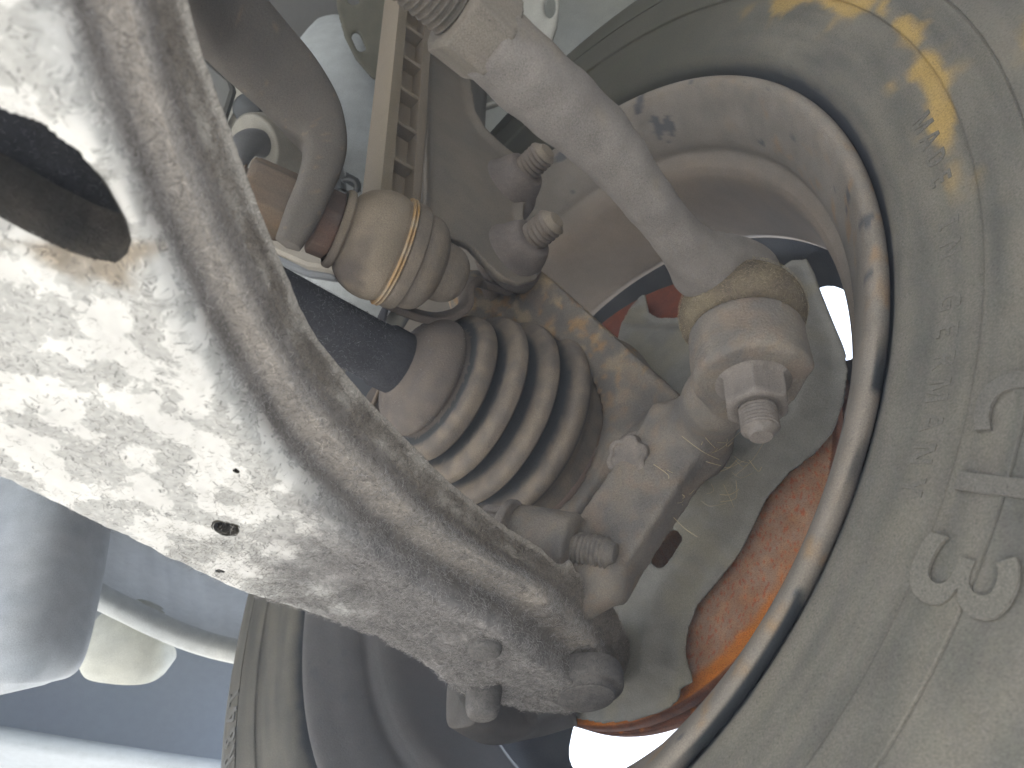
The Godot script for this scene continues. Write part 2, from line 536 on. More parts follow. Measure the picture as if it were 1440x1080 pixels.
# ---- the car's body as far as the frame shows it
func bodywork() -> void:
	# wheel-arch liner: a shell round the tyre
	var pale := tone(c8(172, 176, 174), c8(158, 160, 152), 9.0, 3)
	var liner := thing("wheel_arch_liner", car(0, 0.36, 0.0), "pale grey grooved plastic wheel arch liner arching over the tyre behind the tie rod", "wheel arch liner")
	var rows := []
	for i in 121:
		var phi := lerpf(deg_to_rad(-60), deg_to_rad(100), i / 120.0)
		var row := PackedVector3Array()
		for j in 31:
			var k := lerpf(-0.10, 0.17, j / 30.0)
			var r := 0.375 + 0.012 * absf(cos(phi * 3.0))
			# pressed grooves that run across
			r += 0.004 * smoothstep(0.85, 1.0, cos(phi * 26.0)) + 0.004 * smoothstep(0.9, 1.0, cos(k * 75.0))
			row.append(wheel_at(phi, r, k))
		rows.append(row)
	var back_rows := []
	for r in rows:
		var row := PackedVector3Array()
		for q in r: row.append(q + (q - hub - axle * (q - hub).dot(axle)).normalized() * 0.003)
		row.reverse(); var both: PackedVector3Array = r.duplicate(); both.append_array(row)
		back_rows.append(both)
	part("shell", skin(back_rows, true, pale), M.plastic, liner)
	# outer wing and bonnet close the bay above
	var bay := thing("car_body", car(0, 0.6, -0.5), "grey body shell of the car closing the engine bay above the suspension", "car body")
	var dark := tone(c8(95, 96, 96), c8(120, 120, 116), 6.0, 5)
	part("bonnet", slab([car(-0.62, 0.52, -1.5), car(-0.62, 0.52, 0.16), car(0.7, 0.62, 0.16), car(0.7, 0.62, -1.5)], (back * 1.32 + Vector3.UP * 0.1).cross(axle), 0.012, 0.002, dark), M.plastic, bay)
	part("floor_pan", slab([car(0.62, 0.02, -1.5), car(0.62, 0.02, -0.12), car(3.2, 0.02, -0.12), car(3.2, 0.02, -1.5)], Vector3.UP, 0.02, 0.002, dark), M.plastic, bay)
	part("bulkhead", slab([car(0.63, 0.0, -1.5), car(0.63, 0.0, 0.1), car(0.63, 0.62, 0.1), car(0.63, 0.62, -1.5)], back, 0.01, 0.002, dark), M.plastic, bay)
	part("wing", slab([car(-0.75, 0.1, 0.185), car(-0.45, 0.12, 0.185), car(-0.36, 0.26, 0.185), car(-0.2, 0.37, 0.185), car(0.0, 0.4, 0.185), car(0.2, 0.37, 0.185), car(0.36, 0.26, 0.185), car(0.45, 0.0, 0.185), car(0.6, 0.0, 0.185), car(0.6, 0.62, 0.185), car(-0.6, 0.52, 0.185)], axle, 0.004, 0.001, dark), M.plastic, bay)
	# bumper seen from inside, its bright lip below
	var bump := thing("front_bumper", car(-0.62, -0.02, -0.2), "dark inside of the front bumper with a shiny pale lower lip, bottom left", "bumper")
	var prof := [Vector2(-0.57, 0.535), Vector2(-0.60, 0.40), Vector2(-0.63, 0.22), Vector2(-0.645, 0.08), Vector2(-0.64, 0.012), Vector2(-0.625, -0.014)]
	var brow := []
	for i in 31:
		var k := lerpf(-1.5, 0.17, i / 30.0)
		var row := PackedVector3Array()
		for p in prof: row.append(car(p.x + 0.05 * pow(clampf((k + 0.2) / 0.37, 0, 1), 2.0), p.y, k))
		for q in range(prof.size() - 1, -1, -1): row.append(row[q] - back * 0.004)
		brow.append(row)
	part("skin", skin(brow, true, tone(c8(112, 122, 136), c8(124, 132, 142), 7.0, 6)), M.plastic, bump)
	var lip := []
	for i in 61:
		var k := lerpf(-1.5, 0.17, i / 60.0)
		var sh := 0.05 * pow(clampf((k + 0.2) / 0.37, 0, 1), 2.0)
		var row := PackedVector3Array()
		for p in [Vector2(-0.628, -0.013), Vector2(-0.61, -0.014), Vector2(-0.604, -0.020), Vector2(-0.608, -0.027), Vector2(-0.622, -0.029), Vector2(-0.632, -0.024), Vector2(-0.70, -0.026), Vector2(-0.80, -0.034), Vector2(-0.83, -0.030), Vector2(-0.83, -0.022), Vector2(-0.70, -0.012)]:
			row.append(car(p.x + sh, p.y, k))
		lip.append(row)
	part("lower_lip", skin(lip, true, tone(c8(190, 198, 204), c8(168, 176, 182), 9.0, 4)), M.plastic, bump, "shiny pale lower lip of the bumper")

# ---- wheel
func wheel() -> void:
	var w := thing("roadwheel", car(0, -0.29, 0.075), "car wheel with dusty black tyre and brown steel rim seen from inside", "wheel")
	# tyre: inner sidewall, tread, outer sidewall
	var prof := smooth_profile([[0.186, 0.018], [0.1925, 0.010], [0.1965, 0.0055], [0.1982, 0.0030], [0.2000, -0.0012], [0.2035, -0.0044], [0.211, -0.0064], [0.221, -0.0084], [0.2285, -0.0096], [0.2295, -0.0112], [0.232, -0.0120], [0.242, -0.0142], [0.2435, -0.0144], [0.2440, -0.0140], [0.2449, -0.0140], [0.2454, -0.0146], [0.258, -0.0140], [0.268, -0.0104], [0.2770, -0.0030], [0.2845, 0.007], [0.2885, 0.018], [0.290, 0.034], [0.2915, 0.055], [0.292, 0.075], [0.2915, 0.095], [0.290, 0.116], [0.288, 0.130], [0.280, 0.145], [0.268, 0.156], [0.248, 0.162], [0.229, 0.159], [0.206, 0.154], [0.199, 0.146], [0.186, 0.132]], 5)
	var rubber := c8(107, 104, 97); var clean := c8(70, 73, 76); var ochre := c8(176, 148, 88)
	var tyre_col := func(p: Vector3, _n: Vector3) -> Color:
		var q := p - hub; var k := q.dot(axle); q -= axle * k
		var r := q.length(); var phi := rad_to_deg(atan2(q.dot(back), q.dot(Vector3.UP)))
		var c := rubber.lerp(c8(118, 114, 104), clampf(0.5 + fb(p, 22.0, 31, 4), 0, 1))
		c = c.lerp(c8(92, 91, 86), clampf(0.2 + 1.2 * fb(Vector3(r * 120.0, phi * 0.05, k), 1.0, 32, 3), 0, 1))
		if k < 0.02:
			# the bead beside the rim stays clean
			var wide := 0.0018 * step01(108.0, 118.0, phi) * (1.0 - step01(160.0, 170.0, phi))
			c = c.lerp(clean.lerp(c8(46, 50, 54), step01(108.0, 118.0, phi)), (1.0 - step01(0.1985 + wide, 0.2012 + wide, r + 0.001 * fb(p, 80.0, 33))))
			# dried mud along the sidewall at the top
			var m := step01(0.1, 0.5, fb(p, 34.0, 34, 4) + 0.75 * exp(-pow((r - 0.2265 - 0.005 * sin(phi * 0.1)) / 0.006, 2.0)) * step01(52.0, 66.0, phi) * (1.0 - step01(96.0, 106.0, phi)) - 0.15)
			c = c.lerp(ochre, 0.85 * m * step01(45.0, 62.0, phi) * (1.0 - step01(98.0, 110.0, phi)) * step01(0.212, 0.218, r))
			var g := step01(0.25, 0.6, fb(p, 26.0, 35, 4)) * step01(86.0, 94.0, phi) * (1.0 - step01(104.0, 112.0, phi)) * step01(0.228, 0.234, r)
			c = c.lerp(ochre, 0.55 * g)
			c = c.lerp(c8(74, 73, 61), 0.85 * (1.0 - step01(40.0, 75.0, phi)) * step01(-40.0, 5.0, phi))
		return c
	var tyre := part("tyre", lathe(hub, axle, prof, 420, tyre_col), M.rubber, w)
	# raised moulding in the sidewall; letters stand with their tops outward and read clockwise
	var letter := func(ch: String, phi_deg: float, r: float, size: float, depth := 0.0012, thick_col := Color.WHITE, squeeze := 1.0) -> void:
		var tm := TextMesh.new()
		var font := SystemFont.new(); font.font_names = PackedStringArray(["Droid Sans"]); font.font_weight = 700
		tm.font = font; tm.text = ch; tm.font_size = 64; tm.pixel_size = size / 46.0; tm.depth = depth; tm.curve_step = 2.0
		var o := MeshInstance3D.new(); o.name = "letter"; o.mesh = tm
		var mm: StandardMaterial3D = M.rubber.duplicate(); mm.vertex_color_use_as_albedo = false; mm.albedo_color = thick_col.linear_to_srgb()
		tm.material = mm
		var phi := deg_to_rad(phi_deg)
		var rad := Vector3.UP * cos(phi) + back * sin(phi); var tan_ := -Vector3.UP * sin(phi) + back * cos(phi)
		var h := 0.0
		for i in prof.size() - 1:
			if prof[i][0] <= r and prof[i + 1][0] > r and prof[i][1] < 0.05: h = prof[i][1]
		var slope := 0.0
		for i in prof.size() - 1:
			if prof[i][0] <= r + 0.004 and prof[i + 1][0] > r + 0.004 and prof[i][1] < 0.05: slope = (prof[i][1] - h) / 0.004
		var yv := (rad + axle * slope).normalized()
		tyre.add_child(o, true)
		o.transform = Transform3D(Basis(tan_ * squeeze, yv, tan_.cross(yv)), hub + rad * r + axle * (h - depth * 0.35) )
	var lc := c8(105, 102, 96)
	var msg := "MADE IN GERMANY"
	for i in msg.length():
		if msg[i] != " ": letter.call(msg[i], 95.5 + i * 2.32, 0.2195, 0.0062, 0.0004, c8(107, 104, 97))
	letter.call("C", 122.6, 0.2425, 0.0205, 0.0010, lc)
	letter.call("T", 127.6, 0.2425, 0.0205, 0.0010, lc)
	letter.call("3", 132.8, 0.2405, 0.0235, 0.0010, c8(112, 109, 101))
	for i in 4: letter.call("R84T"[i], -117.0 + i * 3.2, 0.2495, 0.0125, 0.0010, c8(116, 115, 111))
	# knurled band behind the load index
	var kn := []
	for i in 150:
		var phi := deg_to_rad(-122.0 + i * 0.135)
		for e in [0.0, 0.0011, 0.0015, 0.0026]:
			var a: float = phi + e / 0.262 * 0.9
			var row := PackedVector3Array()
			var lift := 0.0005 if e > 0.0005 and e < 0.002 else -0.0002
			for j in 4:
				var r := lerpf(0.2585, 0.2705, j / 3.0)
				row.append(wheel_at(a, r, lerpf(-0.0136, -0.0092, pow(j / 3.0, 1.4)) - lift))
			kn.append(row)
	part("knurled_band", skin(kn, false, c8(112, 112, 109)), M.rubber, tyre)
	# rim: inner flange, bead seat, well, outer flange
	var rim_prof := smooth_profile([[0.1945, 0.0058], [0.1962, 0.0032], [0.1955, 0.0004], [0.1935, -0.0008], [0.1905, 0.0002], [0.1865, 0.0040], [0.1825, 0.0090], [0.178, 0.0145], [0.1748, 0.0200], [0.1732, 0.0240], [0.1722, 0.0285], [0.1690, 0.0315], [0.1655, 0.0345], [0.1625, 0.040], [0.1610, 0.050], [0.1600, 0.070], [0.1605, 0.090], [0.1640, 0.100], [0.1690, 0.108], [0.1725, 0.118], [0.1745, 0.134], [0.182, 0.143], [0.192, 0.148], [0.195, 0.151], [0.1965, 0.149]], 6)
	var rim_col := func(p: Vector3, _n: Vector3) -> Color:
		var q := p - hub; var k := q.dot(axle); q -= axle * k
		var r := q.length(); var phi := rad_to_deg(atan2(q.dot(back), q.dot(Vector3.UP)))
		var c := c8(124, 119, 112).lerp(c8(138, 131, 123), clampf(0.5 + fb(p, 40.0, 41, 4), 0, 1))
		var well := c8(133, 124, 115).lerp(c8(142, 130, 117), clampf(0.3 + 1.4 * fb(p, 22.0, 42, 4), 0, 1))
		c = c.lerp(well, step01(0.026, 0.034, k))
		var edge := 1.0 - step01(0.0, 0.006, k + 0.003 * fb(p, 60.0, 43))
		c = c.lerp(c8(140, 130, 118), clampf(edge * (0.35 + 0.7 * fb(p, 90.0, 44, 3)), 0, 1))
		c = c.lerp(c8(150, 124, 94), step01(0.25, 0.5, fb(p, 55.0, 45, 4)) * (1.0 - step01(0.02, 0.03, k)) * 0.7 * step01(50.0, 75.0, phi))
		c = c.lerp(c8(92, 92, 94), step01(0.42, 0.46, fb(p, 48.0, 46, 3)) * (1.0 - step01(0.02, 0.03, k)))
		# the lower left of the rim lost its dirt
		var low := step01(-170.0, -150.0, phi) * (1.0 - step01(-80.0, -50.0, phi))
		c = c.lerp(c8(96, 96, 98), 0.8 * low)
		# wet black paint where the flange was rubbed
		var rub := step01(0.1, 0.3, fb(p, 18.0, 47, 3) + 0.35) * step01(112.0, 118.0, phi) * (1.0 - step01(152.0, 160.0, phi)) * step01(0.1945, 0.1955, r)
		c = c.lerp(c8(50, 54, 56), rub)
		return c
	var full := rim_prof.duplicate()
	var behind := []
	for q in rim_prof: behind.append([q[0] + 0.0032, q[1]])
	behind.reverse()
	part("rim", lathe(hub, axle, rim_prof, 420, rim_col), M.dusty_steel, w)
	# wheel disc with hand holes
	var holes := [71.0, -155.0, 31.0, 111.0, 148.0, -172.0 + 360.0, -118.0, -80.0, -42.0, -6.0]
	var dprof := smooth_profile([[0.030, 0.118], [0.060, 0.118], [0.078, 0.119], [0.088, 0.112], [0.100, 0.108], [0.116, 0.110], [0.130, 0.114], [0.146, 0.116], [0.156, 0.110], [0.1622, 0.099]], 8)
	var in_hole := func(p: Vector3) -> float:
		var q := p - hub; q -= axle * q.dot(axle)
		var r := q.length()
		if r < 0.11 or r > 0.16: return 0.02
		var phi := rad_to_deg(atan2(q.dot(back), q.dot(Vector3.UP)))
		var best := 0.02
		for h in holes:
			var dphi := absf(wrapf(phi - h, -180.0, 180.0)) * PI / 180.0 * 0.134
			if dphi < 0.05: best = minf(best, 0.0155 * (pow(pow(absf(r - 0.1355) / 0.0155, 3.0) + pow(dphi / 0.028, 3.0), 1.0 / 3.0) - 1.0))
		return best
	var dr := []
	for q in dprof:
		var row := PackedVector3Array()
		for j in 600: row.append(wheel_at(TAU * j / 600.0, q[0], q[1]))
		dr.append(row)
	var dm: Array = dr.duplicate()
	var front := cut_skin(dr, true, in_hole, tone(c8(40, 42, 44), c8(62, 62, 62), 30.0, 51))
	part("wheel_disc", front, M.black_gloss, w, "glossy black wheel disc with hand holes that show the sky")

# ---- brake disc and dust shield
func brake() -> void:
	var b := thing("brake_disc", hub + axle * 0.09 - Vector3.UP * 0.128, "rusty orange ventilated brake disc showing round the edge of the grey shield", "brake disc")
	var face := func(p: Vector3, _n: Vector3) -> Color:
		var q := p - hub; var k := q.dot(axle); q -= axle * k; var r := q.length()
		var c := c8(190, 166, 148).lerp(c8(178, 142, 114), clampf(0.35 + 1.3 * fb(p, 60.0, 61, 4), 0, 1))
		c = c.lerp(c8(198, 104, 52), step01(0.20, 0.42, fb(p, 420.0, 62, 3)) * 0.8)
		var phi := absf(rad_to_deg(atan2(q.dot(back), q.dot(Vector3.UP))))
		c = c.lerp(c8(218, 140, 54), step01(0.1175, 0.1225, r + 0.003 * fb(p, 50.0, 63, 3)) * step01(128.0, 152.0, phi))
		c = c.lerp(c8(120, 74, 58), 1.0 - step01(60.0, 95.0, phi))
		if r > 0.1268: c = c8(118, 82, 62).lerp(c8(150, 104, 78), clampf(0.5 + fb(p, 120.0, 64, 3), 0, 1))
		return c
	var plate_prof := [[0.05, 0.084], [0.08, 0.084]]
	for i in 38: plate_prof.append([0.09 + i * 0.00095, 0.084])
	part("inner_plate", lathe(hub, axle, plate_prof + [[0.1262, 0.084], [0.127, 0.0843], [0.1278, 0.0852], [0.128, 0.087], [0.128, 0.0905], [0.1272, 0.0915], [0.11, 0.0915]], 640, face), M.rusty, b)
	part("outer_plate", lathe(hub, axle, [[0.11, 0.0965], [0.1268, 0.0965], [0.128, 0.0975], [0.128, 0.1025], [0.127, 0.104], [0.05, 0.104]], 360, face), M.rusty, b)
	part("vent_core", lathe(hub, axle, [[0.121, 0.0905], [0.121, 0.0975]], 200, c8(84, 60, 48)), M.rusty, b)

	var sh := thing("dust_shield", on_k(900, 900, 0.074), "grey pressed steel dust shield with an oblong hole behind the control arm end", "dust shield")
	var out_px := [[1090, 375], [1108, 362], [1130, 360], [1142, 378], [1150, 405], [1164, 440], [1182, 480], [1188, 515], [1182, 560], [1166, 605], [1140, 635], [1105, 662], [1075, 695], [1056, 735], [1032, 780], [1002, 818], [976, 848], [963, 880], [958, 915], [966, 942], [968, 958], [952, 966], [948, 985], [920, 1003], [880, 1013], [840, 1016], [800, 1008], [770, 995], [745, 970], [725, 930], [730, 860], [790, 760], [830, 640], [850, 540], [866, 470], [880, 432], [896, 414], [904, 410], [908, 436], [922, 444], [990, 442], [1050, 430], [1085, 420]]
	var P := []
	for q in out_px: P.append(on_k(q[0], q[1], 0.072))
	var slot := []
	for i in 24:
		var a := TAU * i / 24.0
		var e := Vector2(cos(a) * 11.5, sin(a) * 11.5 + (17.0 if sin(a) > 0 else -17.0)).rotated(deg_to_rad(33))
		slot.append(on_k(955 + e.x, 781 + e.y, 0.072))
	var sc := tone(c8(148, 145, 137), c8(134, 132, 126), 24.0, 65)
	part("plate", sheet(P, [slot], on_k(950, 700, 0.072), -axle, 0.0022, 0.0016, func(p: Vector3, n: Vector3) -> Color:
		var c: Color = sc.call(p, n)
		return c.lerp(c8(152, 146, 128), 0.6 * step01(0.0, 0.4, fb(p, 30.0, 66, 3))), func(d: float, _x: float, _y: float) -> float: return 0.011 * step01(0.003, 0.015, d) - 0.003), M.dusty_steel, sh)

# ---- steering knuckle
func knuckle() -> void:
	var kn := thing("steering_knuckle", at(860, 830, 0.29), "dusty cast iron steering knuckle between the rubber boot and the dust shield", "steering knuckle")
	var stud0 := at(1038, 408, 0.279); var studz := (at(1072, 618, 0.239) - stud0).normalized()
	var bore := hub + axle * 0.045
	var l0 := at(668, 418, 0.415); var l1 := at(770, 440, 0.42); var l2 := at(868, 520, 0.405); var l3 := at(905, 575, 0.385)
	var body := at(905, 640, 0.37)
	var ue_a := at(768, 386, 0.402); var ue_b := at(968, 566, 0.352)
	var uz := (ue_b - ue_a).normalized()
	var u_side := side_of(uz, up * 0.6 + right * 0.5 - fwd * 0.12); var u_n := u_side.cross(uz)
	var up_basis := Basis(u_side, uz, u_n); var up_half := ue_a.distance_to(ue_b) * 0.5
	var up_mid := (ue_a + ue_b) * 0.5 - u_side * 0.0155
	var s1 := at(968, 620, 0.325); var s2 := at(1010, 560, 0.283); var eye := stud0 + studz * 0.031
	var edge_a := at(1003, 606, 0.298); var edge_b := at(858, 826, 0.283)
	var lz := (edge_b - edge_a).normalized()
	var side := side_of(lz, right * 0.8 - fwd * 0.5); var face_n := side.cross(lz)
	if face_n.dot(fwd) > 0.0: face_n = -face_n
	var leg_basis := Basis(side, lz, face_n)
	var leg_a := edge_a - side * 0.0145 - face_n * 0.0085; var leg_b := edge_b - side * 0.0145 - face_n * 0.0085
	var clamp_a := at(736, 756, 0.303); var clamp_b := at(812, 770, 0.292); var cz := (clamp_b - clamp_a).normalized()
	var foot := at(845, 815, 0.293)
	var f := func(p: Vector3) -> float:
		var d := d_capsule(p, l0, l1, 0.0145, 0.0135)
		d = s_min(d, d_capsule(p, l1, l2, 0.012, 0.012), 0.008)
		d = s_min(d, d_capsule(p, l2, l3, 0.012, 0.014), 0.008)
		d = s_min(d, d_capsule(p, l3, body, 0.014, 0.021), 0.01)
		d = s_min(d, d_capsule(p, body, s1, 0.02, 0.0155), 0.012)
		d = s_min(d, d_capsule(p, s1, s2, 0.0155, 0.011), 0.01)
		d = s_min(d, d_capsule(p, s2, eye, 0.011, 0.012), 0.008)
		var e := d_cylinder(p, stud0, studz, 0.0212, 0.043, 0.0195, 0.0022)
		e = maxf(e, (p - stud0).dot(side_of(studz, right * 0.9 + fwd * 0.3 + up * 0.2)) - 0.0165)
		d = s_min(d, e, 0.006)
		d = s_min(d, d_cylinder(p, bore, axle, -0.019, 0.012, 0.056, 0.003), 0.013)
		d = s_min(d, d_box(p, (leg_a + leg_b) * 0.5, leg_basis, Vector3(0.0145, leg_a.distance_to(leg_b) * 0.5 + 0.001, 0.0085), 0.0012), 0.009)
		d = s_min(d, d_cylinder(p, clamp_a, cz, -0.004, clamp_a.distance_to(clamp_b) - 0.001, 0.0128, 0.0016), 0.004)
		d = s_min(d, d_capsule(p, foot, at(820, 838, 0.292), 0.011, 0.009), 0.006)
		d = s_min(d, d_box(p, up_mid, up_basis, Vector3(0.0155, up_half, 0.0085), 0.0014), 0.006)
		# bore for the joint, and the relief beside it
		d = maxf(d, -d_cylinder(p, bore, axle, -0.08, 0.03, 0.0475, 0.001))
		return d - 0.00025 * fb(p, 120.0, 71, 2) - 0.00022 * fb(p, 420.0, 72, 1)
	var lo := Vector3.ONE * 1e9; var hi := -lo
	for p in [l0, l1, l2, l3, body, s1, s2, eye, leg_a, leg_b, clamp_a, clamp_b, foot, stud0 + studz * 0.045, bore + Vector3.ONE * 0.05, bore - Vector3.ONE * 0.05]:
		lo = lo.min(p - Vector3.ONE * 0.026); hi = hi.max(p + Vector3.ONE * 0.026)
	var got := nets(lo, hi, 0.0016, f)
	var ctr := at(760, 430, 0.42)
	part("casting", build(got[0], got[1], func(p: Vector3, _n: Vector3) -> Color:
		var c := c8(108, 104, 100).lerp(c8(127, 120, 111), clampf(0.5 + 1.6 * fb(p, 45.0, 73, 4), 0, 1))
		# rust stains on the upper leg
		var up_leg := 1.0 - step01(0.03, 0.11, p.distance_to(at(740, 425, 0.405)))
		c = c.lerp(c8(154, 126, 92), step01(0.1, 0.4, fb(p, 130.0, 74, 3)) * clampf(up_leg + 0.15, 0, 1))
		c = c.lerp(c8(178, 160, 130), 0.6 * up_leg * step01(0.1, 0.4, fb(p, 70.0, 76, 3)))
		c = c.lerp(c8(138, 120, 104), 0.4 * step01(0.2, 0.5, fb(p, 60.0, 75, 3)))
		return c), M.cast_iron, kn)
	# pinch bolt across the clamp: head on the left, thread end on the right
	var pb := part("pinch_bolt", lathe(clamp_b, cz, thread_profile(0.0062, 0.0, 0.0125, 0.0018), 48, tone(c8(128, 122, 114), c8(104, 100, 96), 200.0, 77), thread_rf(0.0018)), M.dusty_steel, kn)
	torx_head(at(716, 748, 0.300), -cz + right * -0.1, 0.0098, "bolt_head", pb)
	# flanged bolt beside the bore
	var fb0 := at(898, 648, 0.318)
	var fz := (at(862, 636, 0.299) - fb0).normalized()
	torx_head(fb0, fz, 0.0098, "flange_bolt", kn)
	# bearing ring between joint and bore
	part("bore_seal", lathe(hub, axle, smooth_profile([[0.0472, 0.034], [0.0470, 0.028], [0.0462, 0.0255], [0.0448, 0.0255], [0.0440, 0.028], [0.0438, 0.036], [0.034, 0.040]], 4), 96, tone(c8(120, 104, 92), c8(110, 96, 90), 80.0, 79)), M.dusty_steel, kn)
	cobweb(kn)

func thread_profile(r: float, h0: float, h1: float, pitch: float) -> Array:
	var out := [[r * 0.96, h0 - 0.004]]
	var n := int((h1 - h0) / pitch * 8.0)
	for i in n + 1: out.append([r, lerpf(h0, h1, float(i) / n)])
	out.append_array([[r * 0.84, h1 + 0.0006], [r * 0.66, h1 + 0.0026], [r * 0.64, h1 + 0.0028], [r * 0.62, h1 + 0.0028], [r * 0.3, h1 + 0.0029], [0.0, h1 + 0.0029]])
	return out
func thread_rf(pitch: float) -> Callable:
	return func(a: float, h: float, r: float) -> float:
		if r < 0.003: return r
		return r - pitch * 0.62 * absf(2.0 * fposmod(h / pitch + a / TAU, 1.0) - 1.0)
func hex_rf(apothem: float) -> Callable:
	return func(a: float, _h: float, r: float) -> float:
		var w := fposmod(a, PI / 3.0) - PI / 6.0
		return minf(r, apothem / cos(w))
func torx_head(o: Vector3, z: Vector3, r: float, called: String, parent: Node3D) -> void:
	z = z.normalized()
	var col := tone(c8(132, 124, 116), c8(112, 106, 102), 120.0, 78)
	var washer := lathe(o, z, [[r * 0.5, -0.002], [r * 1.22, -0.002], [r * 1.3, -0.0012], [r * 1.3, 0.0008], [r * 1.22, 0.0016], [r * 1.05, 0.0026], [r * 0.98, 0.0032], [r * 0.6, 0.0034]], 64, col)
	var cap := lathe(o, z, smooth_profile([[r * 0.98, 0.002], [r * 0.98, 0.0045], [r * 0.95, 0.0105], [r * 0.86, 0.0118], [r * 0.7, 0.0121], [r * 0.6, 0.0116], [0.0, 0.0114]], 3), 96, col, func(a: float, h: float, rr: float) -> float: return rr * (1.0 - 0.16 * pow(0.5 + 0.5 * cos(a * 6.0), 2.0) * step01(0.0005, 0.004, h)))
	part(called, join([washer, cap]), M.dusty_steel, parent)
func cobweb(kn: Node3D) -> void:
	var st := []
	var spots := [[1012, 600, 0.296], [985, 650, 0.302], [1000, 640, 0.29], [955, 690, 0.298], [1035, 655, 0.30], [940, 700, 0.30], [1018, 690, 0.302]]
	for i in 46:
		var s = spots[i % spots.size()]
		var a := at(s[0] + rng.randf_range(-24, 24), s[1] + rng.randf_range(-24, 24), s[2])
		var b := a + (right * rng.randf_range(-1, 1) + up * rng.randf_range(-1, 1) + fwd * rng.randf_range(-0.3, 0.5)) * rng.randf_range(0.004, 0.016)
		var m := (a + b) * 0.5 + Vector3(rng.randf_range(-1, 1), rng.randf_range(-1, 0), rng.randf_range(-1, 1)) * 0.003
		var r := rng.randf_range(0.00006, 0.00013)
		st.append(sweep([a, m, b], [Vector2(r, r), Vector2(r, r), Vector2(r, r)], Vector3.UP, 6, 4, c8(178, 164, 132), 2.0, false))
	var web := part("cobweb", join(st), M.fibre, kn)
	web.set_meta("kind", "stuff")

# ---- driveshaft with bellows
func driveshaft() -> void:
	var d := thing("driveshaft", hub - axle * 0.06 - Vector3.UP * 0.05, "fuzzy black driveshaft ending in a ribbed rubber bellows, centre of the photo", "driveshaft")
	var shaft := lathe(hub, axle, [[0.0, -0.60], [0.0135, -0.60], [0.0135, -0.40], [0.0135, -0.30], [0.0135, -0.25], [0.0135, -0.2], [0.0135, -0.18], [0.0135, -0.16], [0.0135, -0.14], [0.0135, -0.12], [0.0135, -0.10], [0.0136, -0.08], [0.0140, -0.074], [0.0152, -0.072], [0.0152, -0.066], [0.0148, -0.058]], 72, tone(c8(96, 96, 100), c8(80, 80, 84), 40.0, 81))
	part("shaft", shaft, M.lint, d, "shaft matted with black lint")
	# bellows: crests and grooves
	var pr := [[0.0145, -0.0640], [0.0160, -0.0622], [0.0185, -0.0608], [0.0225, -0.0592], [0.0262, -0.0564], [0.0288, -0.0522], [0.0298, -0.0478], [0.0284, -0.0452], [0.0268, -0.0440], [0.0292, -0.0430], [0.0345, -0.0420], [0.0372, -0.0398], [0.0377, -0.0365], [0.0366, -0.0335], [0.0318, -0.0314], [0.0288, -0.0302], [0.0318, -0.0290], [0.0400, -0.0282], [0.0436, -0.0265], [0.0446, -0.0238], [0.0438, -0.0212], [0.0385, -0.0194], [0.0322, -0.0176], [0.0316, -0.0166], [0.0352, -0.0150], [0.0450, -0.0132], [0.0482, -0.0115], [0.0492, -0.0088], [0.0484, -0.0062], [0.0425, -0.0042], [0.0352, -0.0022], [0.0346, -0.0012], [0.0388, 0.0006], [0.0484, 0.0022], [0.0516, 0.0040], [0.0526, 0.0068], [0.0518, 0.0098], [0.0496, 0.0128], [0.0470, 0.0165], [0.0459, 0.0200], [0.0456, 0.0240], [0.0454, 0.0300], [0.0450, 0.0308], [0.0436, 0.0310]]
	var bc := func(p: Vector3, n: Vector3) -> Color:
		var q := p - hub; var k := q.dot(axle); var r := (q - axle * k).length()
		var clean := c8(72, 74, 76)
		var dust := c8(136, 125, 112).lerp(c8(112, 105, 99), clampf(0.5 + 1.3 * fb(p, 90.0, 82, 4), 0, 1))
		# road dust settles on the crests, the flanks stay bare rubber
		var crest := 1.0
		if k > -0.043 and k < 0.012:
			var top := lerpf(0.0355, 0.0500, clampf((k + 0.0385) / 0.044, 0, 1))
			crest = step01(-0.0034, -0.0014, r - top + 0.0012 * fb(p, 150.0, 83, 3)) * (1.0 - 0.75 * step01(0.30, 0.62, -n.dot(axle)))
		var c := clean.lerp(dust, crest)
		if k < -0.043: c = c.lerp(c8(106, 99, 95), 0.6)
		return c
	part("bellows", lathe(hub, axle, smooth_profile(pr, 4), 128, bc), M.boot_rubber, d, "ribbed rubber bellows, dusty on its crests")
	shaft_lint(d)
	part("clamp_band", lathe(hub, axle, [[0.0454, 0.0312], [0.0466, 0.0312], [0.0470, 0.0318], [0.0470, 0.0362], [0.0466, 0.0370], [0.0440, 0.0370]], 96, tone(c8(138, 112, 92), c8(122, 92, 74), 60.0, 84)), M.dusty_steel, d)
	part("joint_housing", lathe(hub, axle, [[0.0440, 0.0370], [0.0442, 0.0372], [0.0442, 0.040], [0.0420, 0.0425], [0.0418, 0.052], [0.040, 0.056], [0.02, 0.058]], 96, tone(c8(136, 92, 70), c8(112, 82, 68), 70.0, 85)), M.rusty, d, "brown rusty joint housing")

func shaft_lint(d: Node3D) -> void:
	var x := side_of(axle); var y := axle.cross(x)
	fuzz(d, 9000, func() -> Array:
		var k := rng.randf_range(-0.20, -0.045); var a := rng.randf() * TAU
		var dir := x * cos(a) + y * sin(a)
		var r := 0.0135
		if k > -0.062: r = lerpf(0.0160, 0.0297, sqrt(clampf((k + 0.062) / 0.014, 0, 1)))
		return [hub + axle * k + dir * r, dir], c8(64, 64, 68), c8(176, 176, 176), 0.0006, 0.0016, 0.5)

